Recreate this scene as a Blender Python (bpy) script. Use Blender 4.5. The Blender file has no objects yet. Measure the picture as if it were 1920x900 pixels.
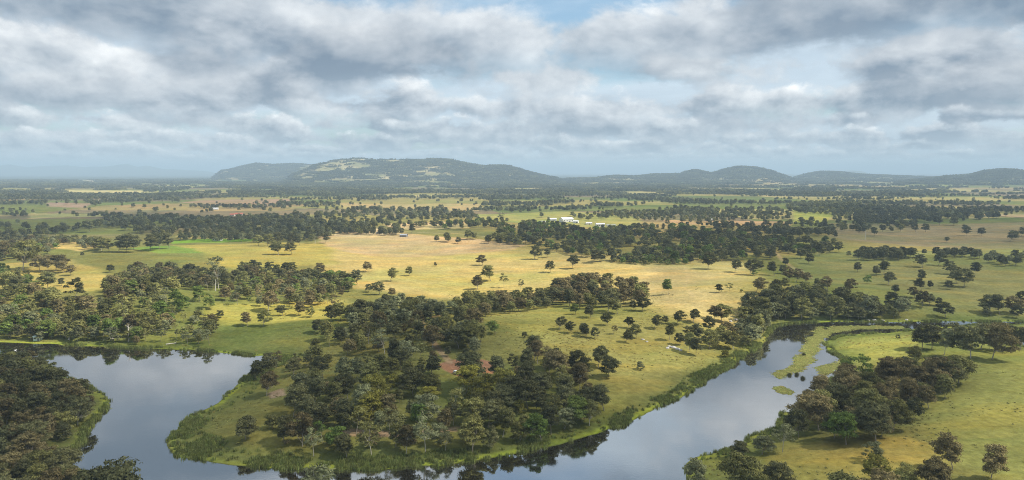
import bpy, math, random
import numpy as np

# ------------------------------------------------------------------ camera, sky, sun, exposure
random.seed(7); RNG = np.random.default_rng(7)
scn = bpy.context.scene
COL = scn.collection
CAM_H, FPX, HOR = 100.0, 1297.0, 322.0          # drone height, focal length in photo pixels, horizon row
PITCH = math.atan((450.0 - HOR) / FPX)
cam_d = bpy.data.cameras.new('camera'); cam = bpy.data.objects.new('camera', cam_d); COL.objects.link(cam)
cam.location = (0, 0, CAM_H); cam.rotation_euler = (math.pi/2 - PITCH, 0, 0)
cam_d.sensor_width = 36.0; cam_d.lens = 36.0 * FPX / 1920.0
cam_d.clip_start = 1.0; cam_d.clip_end = 200000.0
scn.camera = cam

SUN_EL, SUN_AZ = math.radians(49), math.radians(93)   # azimuth clockwise from +Y (the view direction)
SUN = np.array([math.cos(SUN_EL)*math.sin(SUN_AZ), math.cos(SUN_EL)*math.cos(SUN_AZ), math.sin(SUN_EL)])
sun_d = bpy.data.lights.new('sun', 'SUN'); sun = bpy.data.objects.new('sun', sun_d); COL.objects.link(sun)
sun_d.energy = 4.6; sun_d.angle = math.radians(0.53); sun_d.color = (1.0, 0.93, 0.82)
sun.rotation_euler = (math.pi/2 - SUN_EL, 0, math.pi - SUN_AZ); sun.location = (600, 200, 900)

scn.view_settings.view_transform = 'Standard'; scn.view_settings.look = 'None'
scn.view_settings.exposure = 0.46; scn.view_settings.gamma = 1.0; scn.view_settings.use_curve_mapping = False
cy = scn.cycles
cy.max_bounces = 5; cy.diffuse_bounces = 2; cy.glossy_bounces = 3; cy.transmission_bounces = 2
cy.volume_bounces = 0; cy.transparent_max_bounces = 12
cy.use_denoising = True; cy.denoising_prefilter = 'NONE'
cy.sample_clamp_indirect = 3.0; cy.pixel_filter_type = 'BLACKMAN_HARRIS'; cy.filter_width = 1.0

class NT:
    """small helper to wire shader nodes"""
    def __init__(s, tree): s.t = tree; s.n = tree.nodes; s.l = tree.links
    def new(s, ty, **kw):
        n = s.n.new(ty)
        for k, v in kw.items(): setattr(n, k, v)
        return n
    def put(s, sock, v):
        if hasattr(v, 'is_output'): s.l.new(v, sock)
        elif v is not None: sock.default_value = v
    def math(s, op, a, b=None, c=None, clamp=False):
        n = s.new('ShaderNodeMath', operation=op, use_clamp=clamp)
        for i, v in enumerate((a, b, c)):
            if v is not None: s.put(n.inputs[i], v)
        return n.outputs[0]
    def vmath(s, op, a, b=None):
        n = s.new('ShaderNodeVectorMath', operation=op); s.put(n.inputs[0], a)
        if b is not None: s.put(n.inputs[3 if op == 'SCALE' else 1], b)
        return n.outputs[0]
    def noise(s, vec, scale, detail=4.0, rough=0.5, dist=0.0, col=False):
        n = s.new('ShaderNodeTexNoise'); n.noise_dimensions = '3D'
        s.put(n.inputs['Vector'], vec); s.put(n.inputs['Scale'], scale); s.put(n.inputs['Detail'], detail)
        s.put(n.inputs['Roughness'], rough); s.put(n.inputs['Distortion'], dist)
        return n.outputs['Color' if col else 'Fac']
    def ramp(s, v, lo, hi, a=0.0, b=1.0, smooth=True):
        n = s.new('ShaderNodeMapRange'); n.interpolation_type = 'SMOOTHSTEP' if smooth else 'LINEAR'
        for i, x in enumerate((v, lo, hi, a, b)): s.put(n.inputs[i], x)
        return n.outputs[0]
    def mix(s, f, a, b, mode='MIX'):
        n = s.new('ShaderNodeMix'); n.data_type = 'RGBA'; n.blend_type = mode
        s.put(n.inputs[0], f); s.put(n.inputs[6], a); s.put(n.inputs[7], b)
        return n.outputs[2]
    def comb(s, x, y, z):
        n = s.new('ShaderNodeCombineXYZ'); s.put(n.inputs[0], x); s.put(n.inputs[1], y); s.put(n.inputs[2], z); return n.outputs[0]

SKYSEED = 24.1; MOODSEED = 5.5
def make_world():
    w = bpy.data.worlds.new('World'); scn.world = w; w.use_nodes = True
    w.cycles.sampling_method = 'MANUAL'; w.cycles.sample_map_resolution = 512
    w.node_tree.nodes.clear(); q = NT(w.node_tree)
    sky = q.new('ShaderNodeTexSky', sky_type='NISHITA'); sky.sun_disc = False
    sky.sun_elevation = SUN_EL; sky.sun_rotation = SUN_AZ
    sky.air_density = 1.0; sky.dust_density = 1.5; sky.ozone_density = 1.5
    tc = q.new('ShaderNodeTexCoord'); d = tc.outputs['Generated']
    sx = q.new('ShaderNodeSeparateXYZ'); q.put(sx.inputs[0], d)
    dz = q.math('MAXIMUM', sx.outputs[2], 0.0)
    den = q.math('ADD', dz, 0.105)
    px = q.math('DIVIDE', sx.outputs[0], den); py = q.math('DIVIDE', sx.outputs[1], den)
    # a thin veil of high cloud behind ...
    veil = q.noise(q.comb(px, py, SKYSEED), 0.55, 6.0, 0.55, 0.3)
    va = q.ramp(veil, 0.38, 0.55, 0.12, 0.93)
    skyc = q.mix(1.0, sky.outputs[0], (0.085, 0.104, 0.106, 1), 'MULTIPLY')
    vc = q.mix(q.ramp(veil, 0.45, 0.72), (0.52, 0.60, 0.67, 1), (0.37, 0.45, 0.53, 1))
    tot = q.mix(va, skyc, vc)
    # ... and in front of it rows of flat-based stratocumulus, each row nearer and therefore higher than the last
    az = q.math('ARCTAN2', sx.outputs[0], sx.outputs[1])
    hor = q.math('SQRT', q.math('MAXIMUM', q.math('SUBTRACT', 1.0, q.math('MULTIPLY', dz, dz)), 0.0004))
    tel = q.math('DIVIDE', dz, hor)                               # tangent of the elevation
    mood = q.noise(q.comb(q.math('MULTIPLY', az, 1.9), q.math('MULTIPLY', tel, 3.0), MOODSEED), 1.0, 2.0)   # broad lighter and heavier parts of the deck
    mood = q.ramp(mood, 0.30, 0.70, 0.13, -0.20, False)
    e = 0.017; i = 0
    while e < 1.3:
        r1 = (math.sin(i*12.9898+SKYSEED)*43758.5453) % 1.0
        u = q.math('MULTIPLY', az, 0.52/e)
        v = q.math('MULTIPLY', tel, 0.80/e)
        wob = q.noise(q.comb(u, 0.0, SKYSEED+i*7.7), 0.8, 2.0)    # the base of the row is not a straight line
        h = q.math('SUBTRACT', q.math('DIVIDE', q.math('SUBTRACT', q.math('DIVIDE', tel, e), 1.0), 0.62), q.math('MULTIPLY', q.math('SUBTRACT', wob, 0.5), 1.3))
        n = q.noise(q.comb(u, v, SKYSEED+i*3.1), 1.15, 7.0, 0.59, 0.1)
        n2 = q.noise(q.comb(q.math('ADD', u, 0.11), q.math('ADD', v, 0.17), SKYSEED+i*3.1), 1.15, 5.0, 0.58, 0.1)
        body = q.math('SUBTRACT', q.math('ADD', n, 0.10 + 0.06*r1), q.math('MULTIPLY', q.math('ABSOLUTE', q.math('SUBTRACT', h, 0.30)), 0.28))
        al = q.math('MULTIPLY', q.ramp(body, 0.455, 0.575), q.ramp(h, -0.75, 0.25))
        rel = q.math('SUBTRACT', n, n2)
        lum = q.math('ADD', q.ramp(h, -0.35, 1.15, 0.10, 0.72, False), q.math('MULTIPLY', rel, 2.6))
        lum = q.math('SUBTRACT', lum, q.ramp(body, 0.52, 0.75, 0.0, 0.20))
        lum = q.ramp(q.math('ADD', lum, mood), 0.0, 1.0, 0.0, 1.0, False)
        c = q.mix(lum, (0.14, 0.19, 0.255, 1), (0.90, 0.90, 0.885, 1))
        tot = q.mix(q.math('MULTIPLY', al, 0.93), tot, c)
        e *= 1.46; i += 1
    hz = q.math('MULTIPLY', q.math('POWER', 2.718, q.math('MULTIPLY', dz, -24.0)), 0.85)
    tot = q.mix(hz, tot, (0.47, 0.535, 0.575, 1))
    tot = q.vmath('SCALE', tot, 10.9)                             # Background strength is 0.1
    bg = q.new('ShaderNodeBackground'); q.put(bg.inputs[0], tot); bg.inputs[1].default_value = 0.1
    out = q.new('ShaderNodeOutputWorld'); q.l.new(bg.outputs[0], out.inputs[0])
make_world()

# ------------------------------------------------------------------ numpy noise, projection, polygons
_P = np.random.default_rng(99).random((256, 256))
def vnoise(x, y):
    xi = np.floor(x).astype(int); yi = np.floor(y).astype(int); fx = x - xi; fy = y - yi
    fx = fx*fx*(3-2*fx); fy = fy*fy*(3-2*fy)
    g = lambda a, b: _P[a & 255, b & 255]
    return (g(xi, yi)*(1-fx)+g(xi+1, yi)*fx)*(1-fy) + (g(xi, yi+1)*(1-fx)+g(xi+1, yi+1)*fx)*fy
def fbm(x, y, sc, oc=4, seed=0.0):
    v = 0; a = 0.5; t = 0; f = 1.0/sc
    for i in range(oc):
        v = v + a*vnoise(x*f + seed*17.3 + i*31.7, y*f - seed*9.1 + i*11.9); t += a; a *= 0.5; f *= 2.03
    return v/t                                            # 0..1
def sstep(a, b, x):
    t = np.clip((x-a)/(b-a), 0, 1); return t*t*(3-2*t)
CP, SP = math.cos(PITCH), math.sin(PITCH)
def ray(px, py):
    u = (np.asarray(px, float)-960)/FPX; v = (450-np.asarray(py, float))/FPX
    return u, CP + v*SP, -SP + v*CP                       # x right, y forward, z up
def flat(px, py, z=0.0):
    x, y, dz = ray(px, py); t = (z-CAM_H)/dz
    return x*t, y*t
def to_px(x, y, z):
    dz = z-CAM_H; f = y*CP - dz*SP; v = y*SP + dz*CP
    return 960 + FPX*x/f, 450 - FPX*v/f
def wpoly(pts, z=0.0):
    a = np.array(pts, float); x, y = flat(a[:, 0], a[:, 1], z); return np.stack([x, y], 1)
def smooth_poly(P, n=2):
    for _ in range(n):
        Q = np.roll(P, -1, 0); P = np.stack([P*0.75+Q*0.25, P*0.25+Q*0.75], 1).reshape(-1, 2)
    return P
def sdist(P, X, Y):
    """signed distance to a closed polygon, positive outside"""
    X = np.asarray(X, float).ravel(); Y = np.asarray(Y, float).ravel()
    d2 = np.full(X.shape, 1e18); ins = np.zeros(X.shape, bool)
    for (ax, ay), (bx, by) in zip(P, np.roll(P, -1, 0)):
        ex, ey = bx-ax, by-ay; L = ex*ex+ey*ey + 1e-12
        t = np.clip(((X-ax)*ex+(Y-ay)*ey)/L, 0, 1)
        d2 = np.minimum(d2, (X-ax-t*ex)**2 + (Y-ay-t*ey)**2)
        c = (ay > Y) != (by > Y)
        if c.any(): ins ^= c & (X < ex*(Y-ay)/(ey if ey else 1e-12)+ax)
    d = np.sqrt(d2); return np.where(ins, -d, d)

NORTH = [(-300, 641), (0, 641), (60, 643), (130, 646), (200, 650), (280, 653), (355, 655), (400, 658), (440, 664), (500, 667), (548, 667)]
PENIN = [(525, 675), (502, 683), (475, 697), (455, 712), (432, 735), (420, 753), (395, 765), (368, 778), (345, 797), (330, 815), (325, 833), (332, 848), (360, 858),
         (400, 866), (450, 871), (520, 875), (600, 878), (700, 880), (745, 876), (800, 872), (870, 866), (930, 857), (1000, 841), (1050, 828), (1100, 817), (1160, 798),
         (1210, 775), (1245, 755), (1290, 735), (1320, 712), (1345, 700), (1370, 685), (1395, 665), (1425, 648), (1436, 634), (1440, 622), (1452, 612), (1475, 607)]
UPPER = [(1520, 603.5), (1600, 603), (1680, 604), (1760, 602), (1850, 603), (2150, 603)]
SOUTH = [(2150, 609), (1850, 608.5), (1790, 612), (1725, 616), (1690, 623), (1640, 625.5), (1590, 628), (1556, 635), (1546, 648), (1560, 662), (1583, 672), (1586, 685), (1572, 712),
         (1546, 720), (1530, 737), (1518, 755), (1498, 772), (1470, 777), (1460, 792), (1468, 802), (1440, 813), (1413, 818), (1396, 836), (1355, 848), (1302, 862), (1290, 885), (1300, 940)]
NEAR = [(1230, 1015), (900, 1050), (500, 1010), (300, 965), (190, 930), (172, 895)]
LEFT = [(140, 884), (104, 869), (114, 850), (150, 830), (168, 802), (177, 782), (192, 770), (203, 757), (195, 742), (165, 728), (140, 716), (115, 706), (98, 690), (50, 670), (0, 662), (-300, 655)]
WATER = smooth_poly(wpoly(NORTH + PENIN + UPPER + SOUTH + NEAR + LEFT), 1)
POOL = smooth_poly(wpoly([(1898, 625), (1925, 620), (2020, 620), (2030, 650), (1960, 658), (1905, 648), (1890, 636)]), 2)
def water_sd(x, y):
    sh = np.shape(x); x = np.ravel(x); y = np.ravel(y); out = np.full(x.shape, 400.0)
    m = (np.hypot(x, y) < 800) & (y > 60)
    if m.any():
        s = np.minimum(sdist(WATER, x[m], y[m]), sdist(POOL, x[m], y[m]))
        s = s + (fbm(x[m], y[m], 9, 2, 3)-0.5)*3.0
        out[m] = np.minimum(s, 400)
    return out.reshape(sh)

# hills: skyline points in the photo, distance, depth of the ridge
def R(D, w, *pts): return (D, w, np.array(pts, float))
HILLS = [
 R(21000, 2200, (-300, 312), (0, 311), (20, 308), (50, 314), (80, 312), (127, 310), (157, 314), (200, 312), (240, 308), (258, 313), (277, 311), (307, 317), (370, 320), (420, 324)),
 R(8600, 900, (395, 325), (430, 320), (450, 315), (480, 308.5), (520, 309.5), (547, 307.5), (577, 310), (620, 316), (680, 327)),
 R(6400, 950, (530, 336), (560, 326), (580, 316), (600, 309), (620, 304.5), (640, 301.5), (663, 300), (700, 302), (740, 300.5), (780, 302), (807, 300), (840, 301), (873, 308), (907, 313), (947, 312), (973, 320), (1000, 329), (1023, 335), (1060, 339)),
 R(6800, 850, (1040, 341), (1067, 339), (1107, 338.5), (1153, 334), (1193, 335), (1223, 331.5), (1280, 329.5), (1303, 320.5), (1327, 328), (1343, 327), (1362, 319), (1383, 313.5), (1413, 315), (1440, 322), (1460, 331), (1480, 338), (1510, 342)),
 R(7600, 850, (1470, 341), (1500, 335), (1520, 329), (1540, 324), (1563, 325), (1613, 331), (1680, 334), (1747, 336), (1767, 340), (1800, 343)),
 R(5600, 700, (1660, 349), (1700, 344), (1740, 340), (1780, 335.5), (1827, 332.5), (1853, 323.5), (1877, 320), (1897, 321), (1920, 324), (1990, 329), (2100, 329), (2250, 342)),
 R(17000, 1500, (1020, 336), (1050, 332.5), (1130, 333), (1170, 330.5), (1240, 331), (1300, 334), (1430, 332), (1457, 327), (1480, 327), (1523, 331), (1545, 327), (1560, 323), (1590, 320), (1613, 320.5), (1640, 328), (1700, 331), (1740, 334)),
 R(7000, 900, (1000, 345), (1060, 342), (1150, 340), (1300, 339), (1480, 340), (1620, 339), (1760, 340), (1900, 340), (2250, 344)),
 R(14500, 1300, (1730, 335), (1760, 333), (1793, 327), (1820, 324), (1843, 328), (1900, 329), (2000, 326), (2150, 332)),
]
def hill_parts(x, y):
    d = np.hypot(x, y); px = 960 + FPX*x/np.maximum(y*CP, 1.0); px = np.where(y <= 0, -9999, px)
    best = np.zeros(d.shape); which = np.full(d.shape, -1)
    for i, (D, w, p) in enumerate(HILLS):
        z = CAM_H + (HOR - np.interp(px, p[:, 0], p[:, 1]))/FPX*D
        if D < 9000: z = z + 3.0*np.clip((np.interp(px, p[:, 0], p[:, 1])-318)/14.0, 0, 1)/FPX*D      # foothills stand clear of the trees before them
        e = (p[0, 0], p[-1, 0])
        z = np.where((px < e[0]) | (px > e[1]), 0, z) * np.where((px < e[0]) | (px > e[1]), 0, np.minimum(1, np.minimum(px-e[0], e[1]-px)/25.0+0.0))
        f = y*CP/np.cos(0)                                   # ridge runs across the view
        dd = y - D*CP
        prof = np.where(dd < 0, np.exp(-(dd/(w*1.0))**2), np.exp(-(dd/(w*1.3))**2))
        h = np.maximum(z, 0)*prof
        which = np.where(h > np.maximum(best, 12), i, which); best = np.maximum(best, h)
    return best, which
RISES = [(flat(150, 592), 9.0, 130.0, 55.0), (flat(330, 560), 5.0, 90.0, 60.0), (flat(1380, 600), 6.0, 45.0, 50.0), (flat(1580, 570), 5.0, 90.0, 45.0), (flat(780, 640), 4.0, 120.0, 60.0)]
def height(x, y):
    x = np.asarray(x, float); y = np.asarray(y, float)
    d = np.hypot(x, y); sd = water_sd(x, y)
    up = sstep(2, 90, sd)
    roll = (fbm(x, y, 260, 3, 1)-0.35)*15*up + (fbm(x, y, 60, 3, 2)-0.5)*2.2*sstep(3, 30, sd)
    roll = roll*np.clip(1 - (d-1500)/3000, 0.35, 1)
    bank = np.where(sd > 0, 0.10 + 0.5*sstep(0, 5, sd) + 1.6*sstep(4, 26, sd), -1.4*sstep(0, 7, -sd) + 0.10)
    h = bank + np.maximum(roll, -1.3*up)
    for (bx, by), bh, rx, ry in RISES:
        h = h + bh*up*np.exp(-((x-bx)/rx)**2 - ((y-by)/ry)**2)
    hb, _ = hill_parts(x, y)
    far = sstep(2500, 5000, d)
    hb = hb*(1 + 0.12*(fbm(x, y, 300, 5, 5)-0.5)*far)
    return np.maximum(h, 0)*(sd > 0) + h*(sd <= 0) + hb
def ground(px, py):
    px = np.atleast_1d(np.asarray(px, float)); py = np.atleast_1d(np.asarray(py, float))
    x, y = flat(px, py); z = np.zeros_like(x)
    for _ in range(7):
        z = 0.5*z + 0.5*height(x, y); x, y = flat(px, py, np.minimum(z, 60))
    return x, y, height(x, y)

# ------------------------------------------------------------------ materials
def mat(name):
    m = bpy.data.materials.new(name); m.use_nodes = True; m.node_tree.nodes.clear()
    q = NT(m.node_tree); out = q.new('ShaderNodeOutputMaterial'); return m, q, out
def simple(name, col, rough=0.8, var=0.15, scale=1.5, metal=0.0):
    m, q, out = mat(name); tc = q.new('ShaderNodeTexCoord')
    n = q.noise(tc.outputs['Object'], scale, 5)
    f = q.ramp(n, 0.25, 0.75, 1-var, 1+var, False)
    c = q.vmath('SCALE', (col[0], col[1], col[2]), f)
    b = q.new('ShaderNodeBsdfPrincipled'); q.put(b.inputs['Base Color'], c)
    b.inputs['Roughness'].default_value = rough; b.inputs['Metallic'].default_value = metal
    q.l.new(b.outputs[0], out.inputs[0]); return m
def leaf_mat(name, col, alt):
    m, q, out = mat(name)
    oi = q.new('ShaderNodeObjectInfo'); at = q.new('ShaderNodeAttribute', attribute_name='leaf')
    c = q.mix(q.ramp(oi.outputs['Random'], 0, 1, 0, 1, False), (*col, 1), (*alt, 1))
    r2 = q.math('FRACT', q.math('MULTIPLY', oi.outputs['Random'], 37.7))
    f = q.math('MULTIPLY', q.ramp(r2, 0, 1, 0.72, 1.62, False), q.ramp(at.outputs['Fac'], 0, 1, 0.50, 1.55, False))
    c = q.vmath('SCALE', c, f)
    d = q.new('ShaderNodeBsdfDiffuse'); q.put(d.inputs[0], c)
    t = q.new('ShaderNodeBsdfTranslucent'); q.put(t.inputs[0], q.vmath('SCALE', c, 0.9))
    mx = q.new('ShaderNodeMixShader'); mx.inputs[0].default_value = 0.32
    q.l.new(d.outputs[0], mx.inputs[1]); q.l.new(t.outputs[0], mx.inputs[2]); q.l.new(mx.outputs[0], out.inputs[0])
    return m
TONES = {
 'dark':  ('dark grey-green', leaf_mat('leaves_dark', (0.106, 0.110, 0.052), (0.132, 0.128, 0.056))),
 'olive': ('olive',           leaf_mat('leaves_olive', (0.215, 0.205, 0.07), (0.17, 0.172, 0.066))),
 'brown': ('brownish',        leaf_mat('leaves_brown', (0.2, 0.162, 0.076), (0.16, 0.136, 0.062))),
 'green': ('fresh green',     leaf_mat('leaves_green', (0.13, 0.185, 0.045), (0.165, 0.205, 0.055))),
 'pale':  ('pale grey-green', leaf_mat('leaves_pale', (0.205, 0.212, 0.112), (0.175, 0.184, 0.09))),
 'yellow':('yellow-green',    leaf_mat('leaves_yellow', (0.24, 0.22, 0.046), (0.215, 0.205, 0.052))),
}
BARK = simple('bark', (0.30, 0.26, 0.21), 0.9, 0.35, 2.0)
PALEBARK = simple('pale_bark', (0.48, 0.44, 0.37), 0.8, 0.25, 2.0)
REEDM = leaf_mat('reed_leaves', (0.165, 0.205, 0.058), (0.215, 0.225, 0.075))
PADM = leaf_mat('weed_pads', (0.165, 0.200, 0.055), (0.21, 0.18, 0.06))

def make_ground_mat():
    m, q, out = mat('ground'); at = q.new('ShaderNodeAttribute', attribute_name='soil'); geo = q.new('ShaderNodeNewGeometry')
    P = geo.outputs['Position']
    n1 = q.noise(P, 0.35, 6, 0.65); n2 = q.noise(P, 0.035, 6, 0.6); n3 = q.noise(P, 0.006, 4, 0.55)
    st = q.new('ShaderNodeMapping'); q.put(st.inputs[0], P); st.inputs[3].default_value = (0.35, 1.0, 1.0)
    n4 = q.noise(st.outputs[0], 0.05, 5, 0.6)
    f = q.math('MULTIPLY', q.ramp(n1, 0.3, 0.7, 0.72, 1.25, False), q.ramp(n2, 0.3, 0.7, 0.80, 1.16, False))
    c = q.vmath('SCALE', at.outputs['Color'], f)
    # drier and greener streaks of the grass itself
    hs = q.new('ShaderNodeHueSaturation'); hs.inputs['Saturation'].default_value = 1.0; q.put(hs.inputs['Color'], c); c = hs.outputs[0]
    c = q.mix(q.ramp(n4, 0.42, 0.68, 0, 0.55), c, q.mix(1.0, c, (1.45, 1.18, 0.85, 1), 'MULTIPLY'))
    c = q.mix(q.ramp(n3, 0.42, 0.62, 0, 0.6), c, q.mix(1.0, c, (0.72, 0.92, 0.70, 1), 'MULTIPLY'))
    n5 = q.noise(st.outputs[0], 0.22, 6, 0.7)
    c = q.mix(q.ramp(n5, 0.50, 0.68, 0, 0.38), c, q.mix(1.0, c, (0.60, 0.72, 0.55, 1), 'MULTIPLY'))
    c = q.mix(q.ramp(n5, 0.30, 0.44, 0.45, 0), c, q.mix(1.0, c, (1.35, 1.22, 1.0, 1), 'MULTIPLY'))
    b = q.new('ShaderNodeBsdfDiffuse'); q.put(b.inputs[0], c)
    bm = q.new('ShaderNodeBump'); bm.inputs['Strength'].default_value = 0.9; bm.inputs['Distance'].default_value = 0.6
    q.put(bm.inputs['Height'], n1); q.l.new(bm.outputs[0], b.inputs['Normal'])
    q.l.new(b.outputs[0], out.inputs[0]); return m
GROUND = make_ground_mat()
def make_water_mat():
    m, q, out = mat('water'); geo = q.new('ShaderNodeNewGeometry'); P = geo.outputs['Position']
    b = q.new('ShaderNodeBsdfPrincipled'); b.inputs['Base Color'].default_value = (0.022, 0.020, 0.014, 1)
    b.inputs['IOR'].default_value = 7.0
    mp = q.new('ShaderNodeMapping'); q.put(mp.inputs[0], P); mp.inputs[2].default_value = (0, 0, 0.5); mp.inputs[3].default_value = (0.3, 1.0, 1.0)
    patch = q.noise(mp.outputs[0], 0.05, 6, 0.62)
    q.put(b.inputs['Roughness'], q.ramp(patch, 0.48, 0.62, 0.004, 0.07))
    h = q.math('ADD', q.noise(P, 0.9, 3, 0.5), q.math('MULTIPLY', q.noise(P, 0.12, 2, 0.5), 2.0))
    bm = q.new('ShaderNodeBump'); bm.inputs['Strength'].default_value = 0.018; bm.inputs['Distance'].default_value = 0.25
    q.put(bm.inputs['Height'], h); q.l.new(bm.outputs[0], b.inputs['Normal'])
    q.l.new(b.outputs[0], out.inputs[0]); return m
WATERM = make_water_mat()

# ------------------------------------------------------------------ mesh helpers
def mesh_np(name, V, F, mats=(), fattr=None, vcol=None, smooth=False, pattr=None):
    V = np.asarray(V, np.float32); F = np.asarray(F, np.int32); k = F.shape[1]
    me = bpy.data.meshes.new(name); me.vertices.add(len(V)); me.vertices.foreach_set('co', V.ravel())
    me.loops.add(F.size); me.loops.foreach_set('vertex_index', F.ravel())
    me.polygons.add(len(F)); me.polygons.foreach_set('loop_start', np.arange(0, F.size, k, dtype=np.int32))
    if smooth: me.polygons.foreach_set('use_smooth', np.ones(len(F), bool))
    for n, a in (fattr or {}).items():
        me.attributes.new(n, 'FLOAT', 'FACE').data.foreach_set('value', np.asarray(a, np.float32))
    for n, a in (pattr or {}).items():
        me.attributes.new(n, 'FLOAT', 'POINT').data.foreach_set('value', np.asarray(a, np.float32))
    for n, a in (vcol or {}).items():
        a = np.concatenate([a, np.ones((len(a), 1))], 1)
        me.attributes.new(n, 'FLOAT_COLOR', 'POINT').data.foreach_set('color', np.asarray(a, np.float32).ravel())
    me.update(calc_edges=True); me.validate()
    for m in mats: me.materials.append(m)
    return me
def link(name, me, parent=None, loc=None):
    o = bpy.data.objects.new(name, me); COL.objects.link(o)
    if parent is not None: o.parent = parent
    if loc is not None: o.location = loc
    return o
def tag(o, label=None, cat=None, group=None, kind=None):
    if label: o['label'] = label
    if cat: o['category'] = cat
    if group: o['group'] = group
    if kind: o['kind'] = kind
    return o
class MB:
    """collects boxes, prisms and tubes into one mesh"""
    def __init__(s): s.V = []; s.F = []
    def add(s, V, F):
        b = len(s.V); s.V += [tuple(v) for v in V]; s.F += [tuple(i+b for i in f) for f in F]; return s
    def box(s, x0, x1, y0, y1, z0, z1):
        return s.add([(x0,y0,z0),(x1,y0,z0),(x1,y1,z0),(x0,y1,z0),(x0,y0,z1),(x1,y0,z1),(x1,y1,z1),(x0,y1,z1)],
                     [(3,2,1,0),(4,5,6,7),(0,1,5,4),(1,2,6,5),(2,3,7,6),(3,0,4,7)])
    def prism(s, prof, y0, y1):
        """profile in x,z swept along y"""
        n = len(prof); V = [(x, y0, z) for x, z in prof] + [(x, y1, z) for x, z in prof]
        return s.add(V, [tuple(range(n))[::-1], tuple(range(n, 2*n))] + [(i, (i+1) % n, n+(i+1) % n, n+i) for i in range(n)][::1])
    def tube(s, pts, rad, k=6):
        pts = np.array(pts, float); V = []; F = []
        for i, p in enumerate(pts):
            t = pts[min(i+1, len(pts)-1)] - pts[max(i-1, 0)]; t = t/(np.linalg.norm(t)+1e-9)
            a = np.cross(t, (0.31, 0.95, 0.12)); a /= np.linalg.norm(a)+1e-9; b = np.cross(t, a)
            for j in range(k):
                an = 2*math.pi*j/k; V.append(p + rad[i]*(math.cos(an)*a + math.sin(an)*b))
        for i in range(len(pts)-1):
            for j in range(k): F.append((i*k+j, i*k+(j+1) % k, (i+1)*k+(j+1) % k, (i+1)*k+j))
        F.append(tuple(range((len(pts)-1)*k, len(pts)*k)))
        return s.add(V, F)
    def mesh(s, name, m):
        me = bpy.data.meshes.new(name); me.from_pydata(s.V, [], s.F); me.update(); me.materials.append(m); return me
    def build(s, name, m, parent=None, loc=None): return link(name, s.mesh(name, m), parent, loc)

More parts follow.
